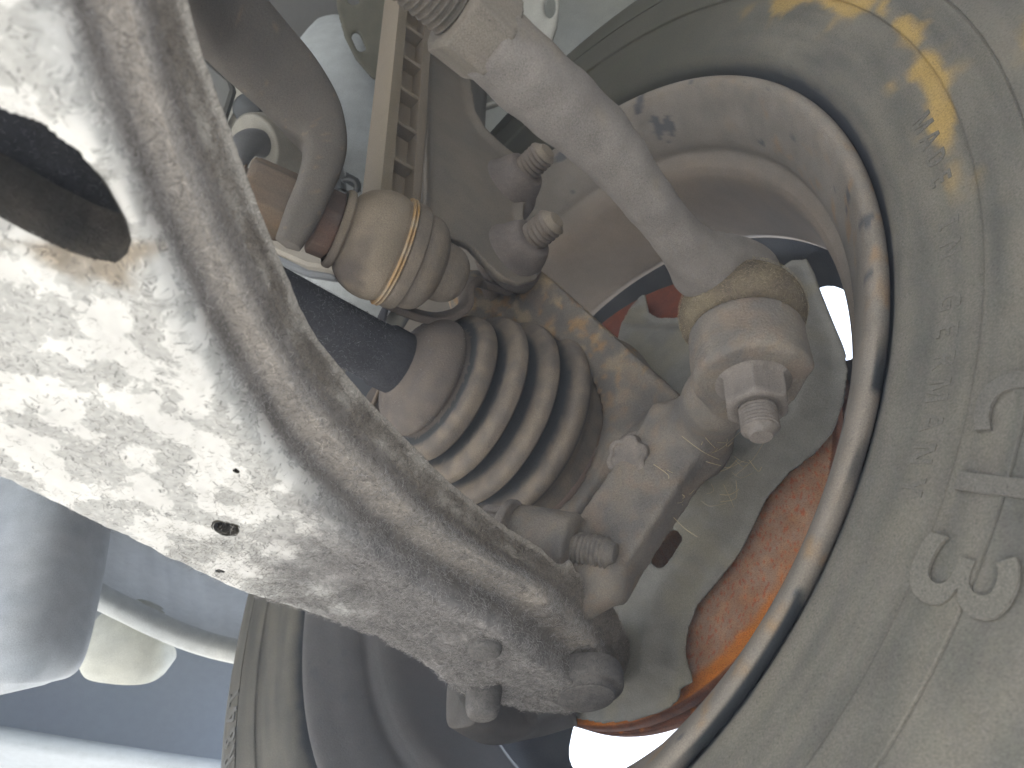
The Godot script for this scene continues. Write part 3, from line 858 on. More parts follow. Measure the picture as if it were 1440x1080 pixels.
# ---- strut
func strut() -> void:
	var s := thing("suspension_strut", at(640, 380, 0.40), "brown grey suspension strut with a bracket plate and two bolts behind the ladder link", "strut")
	var p0 := at(740, 345, 0.40)
	var n := back
	var px := [[592, 40], [610, 30], [640, 60], [656, 120], [662, 165], [675, 188], [700, 212], [724, 230], [738, 252], [740, 284], [730, 297], [728, 312], [733, 328], [746, 356], [752, 388], [745, 402], [722, 408], [700, 400], [676, 378], [656, 356], [630, 344], [604, 338], [592, 330], [588, 300], [590, 200]]
	var P := []
	for q in px: P.append(on_plane(q[0], q[1], p0, n))
	var col := func(p: Vector3, _n: Vector3) -> Color:
		var c := c8(126, 120, 112).lerp(c8(138, 129, 118), clampf(0.5 + 1.2 * fb(p, 30.0, 91, 4), 0, 1))
		return c
	part("bracket", sheet(P, [], p0, n, 0.004, 0.0016, col, func(d: float, _x, _y) -> float: return 0.0035 * (1.0 - step01(0.0, 0.006, d)), 0.0012), M.dusty_steel, s)
	# strap that loops under the ball housing
	var loop := []
	for q in [[676, 372, 0.400], [690, 392, 0.398], [700, 404, 0.397], [690, 402, 0.393], [668, 398, 0.388], [658, 408, 0.384], [652, 428, 0.380], [640, 440, 0.376], [618, 447, 0.372], [590, 444, 0.366], [562, 434, 0.362], [545, 426, 0.362]]: loop.append(at(q[0], q[1], q[2]))
	var rad := []
	for q in loop: rad.append(Vector2(0.0022, 0.010))
	part("strap", sweep(loop, rad, fwd * 0.9 - right * 0.15 + up * 0.2, 70, 24, tone(c8(134, 122, 112), c8(120, 110, 102), 70.0, 92), 5.0), M.dusty_steel, s)
	for q in [[717, 262, 743, 236], [722, 358, 750, 334]]:
		var a := on_plane(q[0], q[1], p0, n); var z := (at(q[2], q[3], n.dot(a - cam_pos) / n.dot(ray(q[0], q[1])) * 0.978) - a).normalized()
		var bo := part("bracket_bolt", lathe(a, z, smooth_profile([[0.0, -0.008], [0.0176, -0.008], [0.0182, -0.001], [0.0174, 0.0015], [0.0152, 0.005], [0.0138, 0.009], [0.0118, 0.013], [0.0098, 0.0150], [0.004, 0.0153]], 4), 64, tone(c8(126, 117, 111), c8(114, 107, 103), 90.0, 93)), M.dusty_steel, s)
		part("thread", lathe(a + z * 0.0148, z, thread_profile(0.0078, 0.0, 0.013, 0.0027), 56, func(p: Vector3, _n: Vector3) -> Color: return c8(126, 117, 108).lerp(c8(142, 132, 118), step01(0.012, 0.0135, (p - a - z * 0.0148).dot(z))), thread_rf(0.0027)), M.dusty_steel, bo)
	# damper tube
	var base := at(622, 190, 0.475)
	part("damper_tube", lathe(base, Vector3.UP, [[0.0, -0.04], [0.0255, -0.04], [0.0262, -0.036], [0.0262, 0.0], [0.0262, 0.10], [0.0262, 0.3], [0.0262, 0.4]], 72, tone(c8(128, 126, 122), c8(116, 112, 108), 30.0, 94)), M.dusty_steel, s)

# ---- anti-roll bar
func anti_roll_bar() -> void:
	var b := thing("anti_roll_bar", at(412, 345, 0.335), "dark flattened anti-roll bar end bending down in front of the link nut, top left", "anti-roll bar")
	var P := [at(405, 343, 0.303), at(424, 305, 0.305), at(445, 255, 0.310), at(456, 210, 0.316), at(440, 168, 0.316), at(405, 118, 0.308), at(355, 65, 0.295), at(300, 5, 0.275), at(230, -80, 0.24), at(120, -200, 0.2)]
	var R := [Vector2(0.0052, 0.0060), Vector2(0.0068, 0.0078), Vector2(0.0074, 0.0085), Vector2(0.0090, 0.0090), Vector2(0.0128, 0.0092), Vector2(0.0148, 0.009), Vector2(0.0158, 0.0092), Vector2(0.0160, 0.0095), Vector2(0.0160, 0.01), Vector2(0.015, 0.011)]
	part("bar", sweep(P, R, fwd * 0.93 + right * -0.3 + up * 0.05, 110, 48, func(p: Vector3, _n: Vector3) -> Color:
		var c := c8(106, 102, 97).lerp(c8(116, 110, 103), clampf(0.5 + fb(p, 30.0, 101, 4), 0, 1))
		return c.lerp(c8(150, 132, 110), 0.5 * step01(0.5, 0.65, fb(p, 260.0, 102, 2))), 3.4), M.dusty_steel, b)

# ---- drop link: ribbed plastic bar and its lower ball joint
func drop_link() -> void:
	var l := thing("drop_link", at(520, 400, 0.33), "ladder ribbed plastic drop link with a tan ball joint gaiter at its foot", "drop link")
	var a := at(385, 284, 0.318); var b := at(625, 384, 0.348)
	var z := (b - a).normalized(); var len_ := a.distance_to(b)
	var pf := func(list: Array) -> Array:
		var out := []
		for q in list: out.append([q[0], q[1] * len_])
		return out
	# nut and thread behind the bar
	var rust := tone(c8(112, 103, 94), c8(132, 112, 90), 60.0, 111)
	var nut := part("nut", lathe(a, z, pf.call([[0.0, -0.17], [0.0125, -0.17], [0.0142, -0.155], [0.0158, -0.13], [0.0158, 0.06], [0.0146, 0.09], [0.009, 0.10]]), 96, rust, hex_rf(0.0136), right), M.dusty_steel, l)
	part("thread", lathe(a - z * len_ * 0.17, -z, thread_profile(0.0098, 0.0, 0.012, 0.0022), 56, rust, thread_rf(0.0022)), M.dusty_steel, nut)
	part("stud_hex", lathe(a, z, pf.call([[0.0, 0.22], [0.0135, 0.23], [0.0148, 0.245], [0.0148, 0.33], [0.012, 0.345]]), 96, tone(c8(104, 96, 90), c8(124, 98, 84), 60.0, 112), hex_rf(0.0128), Vector3.UP), M.dusty_steel, l)
	var tan_c := func(p: Vector3, _n: Vector3) -> Color:
		var t := (p - a).dot(z) / len_
		var c := c8(150, 138, 122).lerp(c8(136, 125, 110), clampf(0.5 + 1.1 * fb(p, 40.0, 113, 4), 0, 1))
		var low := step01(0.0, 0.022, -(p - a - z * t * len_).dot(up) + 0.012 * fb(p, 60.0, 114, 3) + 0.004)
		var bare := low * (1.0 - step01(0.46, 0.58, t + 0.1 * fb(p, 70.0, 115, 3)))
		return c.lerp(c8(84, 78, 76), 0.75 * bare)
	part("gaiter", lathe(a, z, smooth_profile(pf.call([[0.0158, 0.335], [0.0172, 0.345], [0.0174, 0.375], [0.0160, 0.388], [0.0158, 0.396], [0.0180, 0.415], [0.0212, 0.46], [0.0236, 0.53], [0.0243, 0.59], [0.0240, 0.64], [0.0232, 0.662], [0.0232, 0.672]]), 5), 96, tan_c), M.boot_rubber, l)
	part("retaining_ring", lathe(a, z, smooth_profile(pf.call([[0.0228, 0.668], [0.0244, 0.670], [0.0249, 0.676], [0.0244, 0.683], [0.0236, 0.686], [0.0244, 0.689], [0.0249, 0.695], [0.0244, 0.701], [0.0228, 0.703]]), 4), 96, tone(c8(184, 146, 92), c8(178, 166, 146), 70.0, 116)), M.dusty_steel, l, "rust orange wire ring round the gaiter")
	part("ball_housing", lathe(a, z, smooth_profile(pf.call([[0.0225, 0.700], [0.0240, 0.708], [0.0243, 0.730], [0.0240, 0.772], [0.0234, 0.786], [0.0218, 0.792], [0.0216, 0.80], [0.0219, 0.83], [0.0212, 0.875], [0.0190, 0.915], [0.0150, 0.945], [0.0138, 0.952], [0.0137, 0.97], [0.0133, 1.02], [0.0118, 1.07], [0.0085, 1.11], [0.0042, 1.13], [0.0, 1.135]]), 5), 96, tone(c8(138, 127, 114), c8(122, 114, 105), 50.0, 117)), M.boot_rubber, l)
	# ribbed bar
	var p0 := at(530, 322, 0.328); var p1 := at(568, -60, 0.43)
	var u := (p1 - p0).normalized(); var bar_len := p0.distance_to(p1)
	var al := deg_to_rad(30.0)
	var vdir := ray(560, 180).normalized()
	var rt := u.cross(vdir).normalized() * -1.0
	if rt.dot(right) < 0: rt = -rt
	var vf := rt.cross(u).normalized()
	if vf.dot(fwd) < 0: vf = -vf
	var W := (rt * cos(al) + vf * sin(al)).normalized(); var D := (-rt * sin(al) + vf * cos(al)).normalized()
	var wid := 0.0212; var dep := 0.017
	var pc := tone(c8(124, 114, 102), c8(136, 124, 106), 40.0, 118)
	var box := func(w0: float, w1: float, d0: float, d1: float, u0: float, u1: float, slope := 0.0) -> ArrayMesh:
		var h := p0 + W * (w0 + w1) * 0.5 + D * (d0 + d1) * 0.5 + u * (u0 + u1) * 0.5
		var bv := 0.0006
		var rows := []
		for e in [[-1, bv], [-1, 0.0], [1, 0.0], [1, bv]]:
			var row := PackedVector3Array()
			var inset: float = e[1]
			var hh: float = (u1 - u0) * 0.5 - (0.0 if inset > 0.0 else bv)
			for c in [[-1, -1, 0], [-1, -1, 1], [1, -1, 1], [1, -1, 0], [1, 1, 0], [1, 1, 1], [-1, 1, 1], [-1, 1, 0]]:
				var ww: float = (w1 - w0) * 0.5 - inset; var dd: float = (d1 - d0) * 0.5 - inset
				row.append(h + W * c[0] * (ww - (bv if c[2] == (0 if c[0] * c[1] > 0 else 0) and false else 0.0)) + D * c[1] * dd + u * (e[0] * hh + slope * c[0] * ww))
			rows.append(row)
		var cap0 := PackedVector3Array(); var cap1 := PackedVector3Array()
		for j in 8: cap0.append(h - u * (u1 - u0) * 0.5); cap1.append(h + u * (u1 - u0) * 0.5)
		rows.push_front(cap0); rows.append(cap1)
		# flat shading: split every facet
		var V := PackedVector3Array(); var I := PackedInt32Array()
		for i in rows.size() - 1:
			for j in 8:
				var j2 := (j + 1) % 8
				var s := V.size()
				V.append_array([rows[i][j], rows[i][j2], rows[i + 1][j2], rows[i + 1][j]])
				I.append_array([s, s + 1, s + 2, s, s + 2, s + 3])
		return build(V, I, pc)
	part("left_flange", box.call(0.0, 0.0054, 0.0, dep, 0.0, bar_len), M.plastic, l)
	part("right_flange", box.call(wid - 0.0046, wid, 0.0, dep * 0.8, -0.012, bar_len), M.plastic, l)
	part("web", box.call(0.0054, wid - 0.0044, dep * 0.45, dep * 0.62, -0.006, bar_len), M.plastic, l)
	var y := 0.022
	while y < bar_len:
		part("rib", box.call(0.0052, wid - 0.0042, 0.0004, dep * 0.5, y, y + 0.0026, -0.02), M.plastic, l)
		y += 0.0245

# ---- tie rod
func tie_rod() -> void:
	var t := thing("tie_rod", at(1040, 470, 0.27), "grey steel tie rod running from the hex lock nut down to a fuzzy ball joint", "tie rod")
	var stud0 := at(1038, 408, 0.279); var studz := (at(1072, 618, 0.239) - stud0).normalized()
	var a := at(600, -20, 0.198); var lk := at(668, 36, 0.207)
	var gc := tone(c8(124, 119, 114), c8(115, 110, 106), 26.0, 121)
	var dirn := (at(860, 195, 0.236) - lk).normalized()
	# forged rod: thick sleeve, shoulder, slimmer flattened neck that grows into the housing
	var f_pts := [at(690, 57, 0.209), at(740, 105, 0.2145), at(790, 148, 0.2215), at(838, 190, 0.229), at(868, 224, 0.2345), at(912, 282, 0.243), at(952, 332, 0.253), at(988, 372, 0.264)]
	var rr := [0.0108, 0.0108, 0.0107, 0.0100, 0.0092, 0.0080, 0.0080, 0.0112]
	var flat_dir := (fwd * 0.8 + right * 0.3).normalized()
	var f := func(p: Vector3) -> float:
		var d := 1e9
		for i in f_pts.size() - 1: d = s_min(d, d_capsule(p, f_pts[i], f_pts[i + 1], rr[i], rr[i + 1]), 0.0015)
		d = maxf(d, -(p - f_pts[0]).dot(dirn) - 0.001)
		var head := d_cylinder(p, stud0, studz, -0.012, 0.0035, 0.0158, 0.005)
		d = s_min(d, head, 0.020)
		return d - 0.00006 * fb(p, 300.0, 122, 2)
	var lo := Vector3.ONE * 1e9; var hi := -lo
	for p in f_pts + [stud0]:
		lo = lo.min(p - Vector3.ONE * 0.022); hi = hi.max(p + Vector3.ONE * 0.022)
	var got := nets(lo, hi, 0.0013, f)
	part("rod_end", build(got[0], got[1], func(p: Vector3, n: Vector3) -> Color:
		var c: Color = gc.call(p, n)
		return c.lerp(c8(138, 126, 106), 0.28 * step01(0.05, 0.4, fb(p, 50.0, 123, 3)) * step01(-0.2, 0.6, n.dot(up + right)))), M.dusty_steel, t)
	part("lock_nut", lathe(lk - dirn * 0.007, dirn, [[0.006, 0.0], [0.0118, 0.0], [0.0128, 0.001], [0.0132, 0.002], [0.0132, 0.0125], [0.0126, 0.0135], [0.0116, 0.0142], [0.006, 0.0142]], 120, tone(c8(128, 121, 111), c8(116, 110, 102), 50.0, 124), hex_rf(0.0112), fwd), M.dusty_steel, t)
	part("threaded_rod", lathe(lk, -dirn, thread_profile(0.0082, 0.0, 0.08, 0.0019), 56, tone(c8(112, 104, 94), c8(94, 90, 84), 60.0, 125), thread_rf(0.0019)), M.dusty_steel, t)
	part("dust_boot", lathe(stud0, studz, smooth_profile([[0.0150, 0.0010], [0.0178, 0.0030], [0.0206, 0.0068], [0.0217, 0.0115], [0.0212, 0.0160], [0.0190, 0.0195], [0.0155, 0.0215], [0.012, 0.022]], 6), 96, func(p: Vector3, _n: Vector3) -> Color:
		return c8(118, 108, 95).lerp(c8(140, 128, 108), clampf(0.5 + 1.3 * fb(p, 70.0, 126, 4), 0, 1))), M.lint, t, "boot matted with tan lint")
	var bx := side_of(studz); var by := studz.cross(bx)
	fuzz(t, 5000, func() -> Array:
		var ang := rng.randf() * TAU; var v := rng.randf_range(-1.0, 1.0)
		var dir := bx * cos(ang) + by * sin(ang)
		return [stud0 + studz * (0.0115 + 0.0095 * v) + dir * (0.0155 + 0.0062 * sqrt(1.0 - v * v)), (dir * sqrt(1.0 - v * v) + studz * v).normalized()], c8(96, 86, 72), c8(172, 160, 132), 0.0005, 0.0013, 0.5)
	var steel := tone(c8(116, 110, 105), c8(126, 119, 113), 90.0, 127)
	part("stud_nut", lathe(stud0, studz, [[0.006, 0.0425], [0.0118, 0.0425], [0.0122, 0.0432], [0.0110, 0.0442], [0.0110, 0.0515], [0.0104, 0.0530], [0.0092, 0.0538], [0.0078, 0.0540], [0.0070, 0.0534], [0.006, 0.0532]], 120, steel, func(aa: float, h: float, r: float) -> float:
		if h < 0.0438: return r
		return minf(r, 0.0094 / cos(fposmod(aa, PI / 3.0) - PI / 6.0)), right + fwd * 0.3), M.dusty_steel, t)
	part("stud", lathe(stud0 + studz * 0.053, studz, thread_profile(0.0061, 0.0, 0.0086, 0.0013), 56, steel, thread_rf(0.0013)), M.dusty_steel, t)

# ---- lower control arm
func control_arm() -> void:
	var y0 := cam_pos.y + 0.108
	var arm := thing("control_arm", on_y(690, 940, y0), "large pressed steel lower control arm, chalky white below and lint covered at its end", "control arm")
	# stations from the inboard end to the ball joint: lower edge, start of the shoulder, valley, ridge, lip crest, outer edge
	var S := [
		[[-560, 300], [20, -90], [98, -80], [170, -75], [210, -75], [226, -75]],
		[[-470, 380], [70, 40], [140, 45], [195, 40], [232, 40], [247, 38]],
		[[-330, 470], [130, 175], [190, 175], [233, 165], [272, 157], [287, 152]],
		[[-170, 570], [195, 315], [245, 310], [283, 296], [322, 284], [337, 280]],
		[[0, 667], [258, 440], [302, 425], [338, 408], [374, 396], [386, 390]],
		[[120, 727], [318, 548], [358, 525], [390, 505], [420, 490], [432, 484]],
		[[230, 780], [385, 645], [420, 618], [450, 592], [482, 568], [494, 560]],
		[[350, 835], [468, 730], [500, 700], [530, 672], [562, 655], [576, 645]],
		[[440, 864], [545, 790], [575, 762], [606, 738], [640, 724], [655, 716]],
		[[520, 893], [615, 835], [645, 810], [680, 786], [712, 775], [726, 767]],
		[[585, 928], [680, 868], [712, 846], [748, 824], [780, 812], [794, 803]],
		[[645, 972], [735, 908], [766, 886], [798, 866], [826, 852], [840, 842]],
		[[705, 990], [785, 944], [812, 926], [836, 910], [857, 895], [868, 880]],
		[[780, 1002], [828, 972], [846, 960], [860, 948], [872, 934], [880, 918]],
		[[845, 990], [855, 985], [862, 976], [868, 967], [874, 958], [878, 950]],
	]
	var H := [0.0, 0.0, 0.011, 0.0135, 0.0225, 0.0275]
	var rails := []
	for s in S:
		var q := []
		for i in 6: q.append(on_y(s[i][0], s[i][1], y0 + H[i]))
		var l: Vector3 = q[0]; var pe: Vector3 = q[1]
		var out_dir: Vector3 = (q[5] - q[0]); out_dir.y = 0; out_dir = out_dir.normalized()
		var row := [l + Vector3(0, 0.006, 0) + out_dir * 0.001, l + Vector3(0, 0.0012, 0), l + out_dir * 0.0016, l.lerp(pe, 0.25), l.lerp(pe, 0.5), l.lerp(pe, 0.78), l.lerp(pe, 0.95), q[2].lerp(pe, 0.55) , q[2], q[3].lerp(q[2], 0.3), q[3], q[4].lerp(q[3], 0.5), q[4], q[5], q[5] + out_dir * 0.0006 + Vector3(0, 0.003, 0), q[5] + Vector3(0, 0.006, 0) - out_dir * 0.002, q[4].lerp(l, 0.4) + Vector3(0, 0.026, 0), q[4].lerp(l, 0.8) + Vector3(0, 0.020, 0)]
		rails.append(row)
	var nu := 430
	var across: int = rails[0].size()
	var across_at := []
	var share := [4, 4, 26, 26, 26, 16, 6, 6, 6, 6, 8, 8, 8, 5, 4, 4, 5, 4]
	for i in share.size():
		for j in share[i]: across_at.append(i + float(j) / share[i])
	var rows := []
	for i in nu + 1:
		var t := float(i) / nu
		var cross := []
		for r in across:
			var col := []
			for s in rails: col.append(s[r])
			cross.append(curve(col, t))
		cross.append(cross[0])
		var row := PackedVector3Array()
		for x in across_at: row.append(curve(cross, x / (cross.size() - 1.0)))
		rows.append(row)
	# hole near the inboard end, small holes, dents
	var hole_px := [[-260, 60], [-150, 100], [-60, 138], [0, 163], [55, 184], [105, 222], [145, 272], [170, 318], [180, 348], [174, 366], [158, 377], [128, 374], [90, 362], [30, 334], [-40, 296], [-150, 240], [-260, 190]]
	var hole := PackedVector2Array()
	for q in hole_px:
		var p := on_y(q[0], q[1], y0); hole.append(Vector2(p.x, p.z))
	var round_holes := []
	for q in [[318, 745, 0.0034], [332, 663, 0.0009], [310, 803, 0.0014]]:
		var hh := y0
		round_holes.append([on_y(q[0], q[1], hh), q[2]])
	var dents := [[on_y(508, 834, y0), 0.006, 0.0028], [on_y(468, 782, y0), 0.009, 0.0008], [on_y(226, 470, y0), 0.012, -0.0008], [on_y(60, 560, y0), 0.02, -0.0008], [on_y(806, 888, y0 + 0.006), 0.004, 0.004], [on_y(715, 935, y0), 0.0045, 0.003], [on_y(706, 965, y0), 0.004, 0.003], [on_y(800, 905, y0), 0.018, -0.0035]]
	for i in rows.size():
		var row: PackedVector3Array = rows[i]
		for j in row.size():
			var p := row[j]
			p.y += 0.0007 * fb(p, 40.0, 131, 3) + 0.00035 * fb(p, 220.0, 132, 2)
			var lintness := step01(0.03, -0.03, p.distance_to(on_y(760, 940, y0)) - 0.05)
			p.y += 0.0008 * lintness * fb(p, 190.0, 133, 3)
			for d in dents: p.y += d[2] * exp(-pow(Vector2(p.x - d[0].x, p.z - d[0].z).length() / d[1] * 1.5, 2.0))
			if p.y < y0 + 0.006:
				var dd := d_poly(Vector2(p.x, p.z), hole)
				if dd < 0.006: p.y += 0.0022 * pow(1.0 - maxf(dd, 0.0) / 0.006, 2.0)
			row[j] = p
		rows[i] = row
	var plate_col := func(p: Vector3, n: Vector3) -> Color:
		var px := project(p)
		# chalk white inboard, grey lint towards the joint; the border wanders
		var along := (px.x * 0.75 + px.y * 0.66) - 0.0
		var grey := step01(760.0, 960.0, along + 150.0 * fb(p, 26.0, 134, 4))
		var c := c8(204, 203, 198).lerp(c8(188, 187, 182), clampf(0.5 + 1.2 * fb(p, 30.0, 135, 4), 0, 1))
		var lint_c := c8(142, 138, 135).lerp(c8(120, 117, 115), clampf(0.5 + 1.3 * fb(p, 80.0, 136, 4), 0, 1))
		c = c.lerp(lint_c, grey)
		# lint over the rolled shoulder and its lip
		var h := p.y - y0
		var sh := step01(0.0008, 0.0085, h + 0.0018 * fb(p, 60.0, 137, 3))
		c = c.lerp(c8(132, 126, 120).lerp(c8(114, 108, 102), clampf(0.5 + fb(p, 60.0, 138, 4), 0, 1)), sh)
		c = c.lerp(c8(172, 164, 154), 0.75 * step01(0.0105, 0.0125, h) * (1.0 - step01(0.0145, 0.018, h)))
		c = c.lerp(c8(176, 169, 158), 0.8 * step01(0.0205, 0.0235, h + 0.001 * fb(p, 90.0, 139, 3)))
		# brown fluff round the hole
		if h < 0.005:
			var dh := d_poly(Vector2(p.x, p.z), hole)
			c = c.lerp(c8(134, 116, 88), 0.75 * (1.0 - step01(0.001, 0.006, dh + 0.003 * fb(p, 120.0, 140, 3))) * step01(330.0, 350.0, px.y))
		return c
	var opening := func(c: Vector3) -> float:
		var best := 0.05
		if c.y < y0 + 0.007: best = d_poly(Vector2(c.x, c.z), hole)
		for r in round_holes:
			if c.distance_squared_to(r[0]) < 0.0004 and c.y < y0 + 0.0175: best = minf(best, Vector2(c.x - r[0].x, c.z - r[0].z).length() - r[1])
		return best
	var limed := func(p: Vector3) -> bool:
		var px := project(p)
		return px.x * 0.75 + px.y * 0.66 + 110.0 * fb(p, 70.0, 134, 4) < 830.0 and p.y < y0 + 0.0045 + 0.004 * fb(p, 120.0, 146, 3)
	part("pressing", cut_skin(rows, true, opening, plate_col, false, limed), M.chalk, arm)
	part("lint_coat", cut_skin(rows, true, opening, func(p: Vector3, n: Vector3) -> Color: return plate_col.call(p, n) * 1.5, false, func(p: Vector3) -> bool: return not limed.call(p)), M.coat, arm)
	# rolled wall of the large hole
	var wall := []
	for k in 5:
		var row := PackedVector3Array()
		for i in 160:
			var t := float(i) / 160.0 * hole.size()
			var a := int(t); var q := hole[a].cubic_interpolate(hole[(a + 1) % hole.size()], hole[(a + hole.size() - 1) % hole.size()], hole[(a + 2) % hole.size()], t - a) if false else hole[a].lerp(hole[(a + 1) % hole.size()], t - a)
			row.append(Vector3(q.x, y0 + 0.0018 + k * 0.0035, q.y))
		wall.append(row)
	part("hole_wall", skin(wall, true, tone(c8(112, 106, 98), c8(88, 86, 82), 70.0, 141)), M.lint, arm)
	# rubber bush that shows in the hole
	var bush := on_y(40, 250, y0 + 0.030); var bz := (on_y(170, 345, y0 + 0.024) - on_y(-120, 150, y0 + 0.024)).normalized()
	part("bush", lathe(bush, bz, smooth_profile([[0.0, -0.06], [0.016, -0.06], [0.0175, -0.03], [0.0175, 0.0], [0.0172, 0.02], [0.0150, 0.027], [0.010, 0.030], [0.0, 0.031]], 5), 64, tone(c8(92, 92, 94), c8(70, 70, 74), 80.0, 142)), M.lint, arm, "black lint covered rubber bush inside the hole")
	var sx := side_of(bz); var sy := bz.cross(sx)
	fuzz(arm, 5000, func() -> Array:
		var ang := rng.randf() * TAU; var dir := sx * cos(ang) + sy * sin(ang)
		return [bush + bz * rng.randf_range(-0.055, 0.022) + dir * 0.0174, dir], c8(44, 44, 46), c8(160, 158, 156), 0.0005, 0.0013, 0.5)
	# walls of the small holes
	for r in round_holes:
		part("hole_rim", lathe(r[0] + Vector3(0, 0.0002, 0), Vector3.UP, [[r[1] * 1.25, 0.0003], [r[1] * 1.06, 0.0], [r[1] * 1.0, 0.0012], [r[1] * 0.98, 0.006], [r[1] * 1.1, 0.012]], 32, c8(96, 90, 82)), M.lint, arm)
	# rivets and ball joint at the outer end
	var lint_col := tone(c8(140, 136, 132), c8(116, 113, 110), 90.0, 143)
	for q in [[682, 905, 0.0060, 0.0062], [680, 972, 0.0066, 0.0120]]:
		var o := on_y(q[0], q[1], y0)
		part("rivet", lathe(o + Vector3(0, 0.002, 0), Vector3(-0.05, -1, 0.1), smooth_profile([[q[2] * 1.25, -0.002], [q[2] * 1.08, 0.0012], [q[2], q[3] * 0.45], [q[2] * 0.93, q[3] * 0.8], [q[2] * 0.7, q[3]], [0.0, q[3] * 1.04]], 5), 48, lint_col, func(aa: float, _h: float, r: float) -> float: return r * (1.0 + 0.04 * sin(aa * 3.0 + 1.0))), M.lint, arm)
	var bj := on_y(822, 962, y0 + 0.0035)
	part("ball_joint_cap", lathe(bj, Vector3(0.05, -1, 0.12), smooth_profile([[0.0150, -0.005], [0.0152, -0.003], [0.0150, 0.0015], [0.0138, 0.0032], [0.0112, 0.0036], [0.0106, 0.0052], [0.0098, 0.0062], [0.0, 0.0066]], 5), 64, lint_col), M.lint, arm)
	part("ball_joint_bracket", sweep([on_y(650, 985, y0 + 0.012), on_y(700, 1010, y0 + 0.014), on_y(745, 1002, y0 + 0.020), on_y(800, 985, y0 + 0.024)], [Vector2(0.008, 0.011), Vector2(0.011, 0.0105), Vector2(0.012, 0.010), Vector2(0.011, 0.010)], Vector3.UP, 40, 32, tone(c8(84, 82, 80), c8(96, 92, 88), 40.0, 144), 4.0), M.dusty_steel, arm)
	part("ball_joint_boot", lathe(on_y(862, 930, y0 + 0.034), (at(832, 842, 0.305) - on_y(862, 930, y0 + 0.034)).normalized(), smooth_profile([[0.0, -0.006], [0.0100, -0.006], [0.0125, -0.003], [0.0125, 0.004], [0.0115, 0.011], [0.010, 0.016], [0.008, 0.022]], 5), 64, tone(c8(70, 70, 72), c8(60, 60, 62), 60.0, 145)), M.boot_rubber, arm)
	# loose fibres that stand off the surface
	fluff(arm, rows, y0, hole)

func project(p: Vector3) -> Vector2:
	var q := p - cam_pos; var d := maxf(q.dot(fwd), 0.02)
	return Vector2(720.0 + focal * q.dot(right) / d, 540.0 - focal * q.dot(up) / d)

var strand_made: ArrayMesh
func strand_mesh() -> ArrayMesh:
	if strand_made: return strand_made
	var strand := []
	for k in 4:
		var row := PackedVector3Array()
		var t := k / 3.0
		var c := Vector3(0.22 * t * t, 0.16 * sin(t * PI) + 0.10 * t, t - 0.5)
		var r := 0.034 * (1.0 - 0.6 * t)
		for j in 3:
			var a := TAU * j / 3.0
			row.append(c + Vector3(cos(a), sin(a), 0) * r)
		strand.append(row)
	strand_made = skin(strand, true, Color.WHITE)
	strand_made.surface_set_material(0, M.fibre)
	return strand_made
func fluff(arm: Node3D, rows: Array, y0: float, hole: PackedVector2Array) -> void:
	var mesh := strand_mesh()
	var xf := []; var cols := []
	var nr := rows.size(); var nc: int = rows[0].size()
	var tries := 0
	while xf.size() < 70000 and tries < 600000:
		tries += 1
		var i := rng.randi_range(2, nr - 2); var j := rng.randi_range(3, nc - 20)
		var p: Vector3 = rows[i][j]; var a: Vector3 = rows[i + 1][j] - p; var b: Vector3 = rows[i][(j + 1) % nc] - p
		var n := a.cross(b)
		if n.length_squared() < 1e-16: continue
		n = n.normalized()
		if n.dot(p - cam_pos) > 0.0: n = -n
		var px := project(p)
		if px.x < -40 or px.y < -40 or px.y > 1100: continue
		var h := p.y - y0
		if h > 0.034: continue
		var end := step01(620.0, 1000.0, px.x * 0.75 + px.y * 0.66)
		var want := 0.06 + 0.9 * end
		if h > 0.004: want = maxf(want, 0.55)
		if h > 0.021: want = 1.0
		want *= clampf(0.55 + 1.1 * fb(p, 60.0, 151, 3), 0.05, 1.0)
		if rng.randf() > want: continue
		if h < 0.008 and d_poly(Vector2(p.x, p.z), hole) < 0.0008: continue
		var area_w := a.length() * b.length() / 3e-7
		if rng.randf() > area_w: continue
		var length := rng.randf_range(0.0006, 0.0016) * (1.6 if h > 0.021 or rng.randf() < 0.03 else 1.0) * clampf(p.distance_to(cam_pos) / 0.2, 0.5, 1.3)
		var tdir := a.normalized().rotated(n, rng.randf() * TAU)
		var zdir := (tdir + n * rng.randf_range(0.0, 0.75 if h > 0.02 else 0.35)).normalized()
		var xdir := side_of(zdir, n.cross(tdir)).rotated(zdir, rng.randf_range(-0.7, 0.7)); var ydir := zdir.cross(xdir)
		xf.append(Transform3D(Basis(xdir * length, ydir * length, zdir * length), p + n * 0.0002 + zdir * length * 0.4))
		var v := rng.randf()
		var c := c8(176, 172, 168).lerp(c8(70, 67, 66), v * v)
		if h > 0.018: c = c8(158, 148, 136).lerp(c8(104, 98, 92), v)
		elif end < 0.3 and h < 0.004: c = c8(180, 176, 168).lerp(c8(96, 92, 88), v)
		cols.append(c)
	var mm := MultiMesh.new()
	mm.transform_format = MultiMesh.TRANSFORM_3D; mm.use_colors = true; mm.mesh = mesh
	mm.instance_count = xf.size()
	for i in xf.size(): mm.set_instance_transform(i, xf[i]); mm.set_instance_color(i, cols[i])
	var o := MultiMeshInstance3D.new(); o.name = "lint_fibres"; o.multimesh = mm
	arm.add_child(o, true); o.position = -arm.position
	o.set_meta("kind", "stuff")

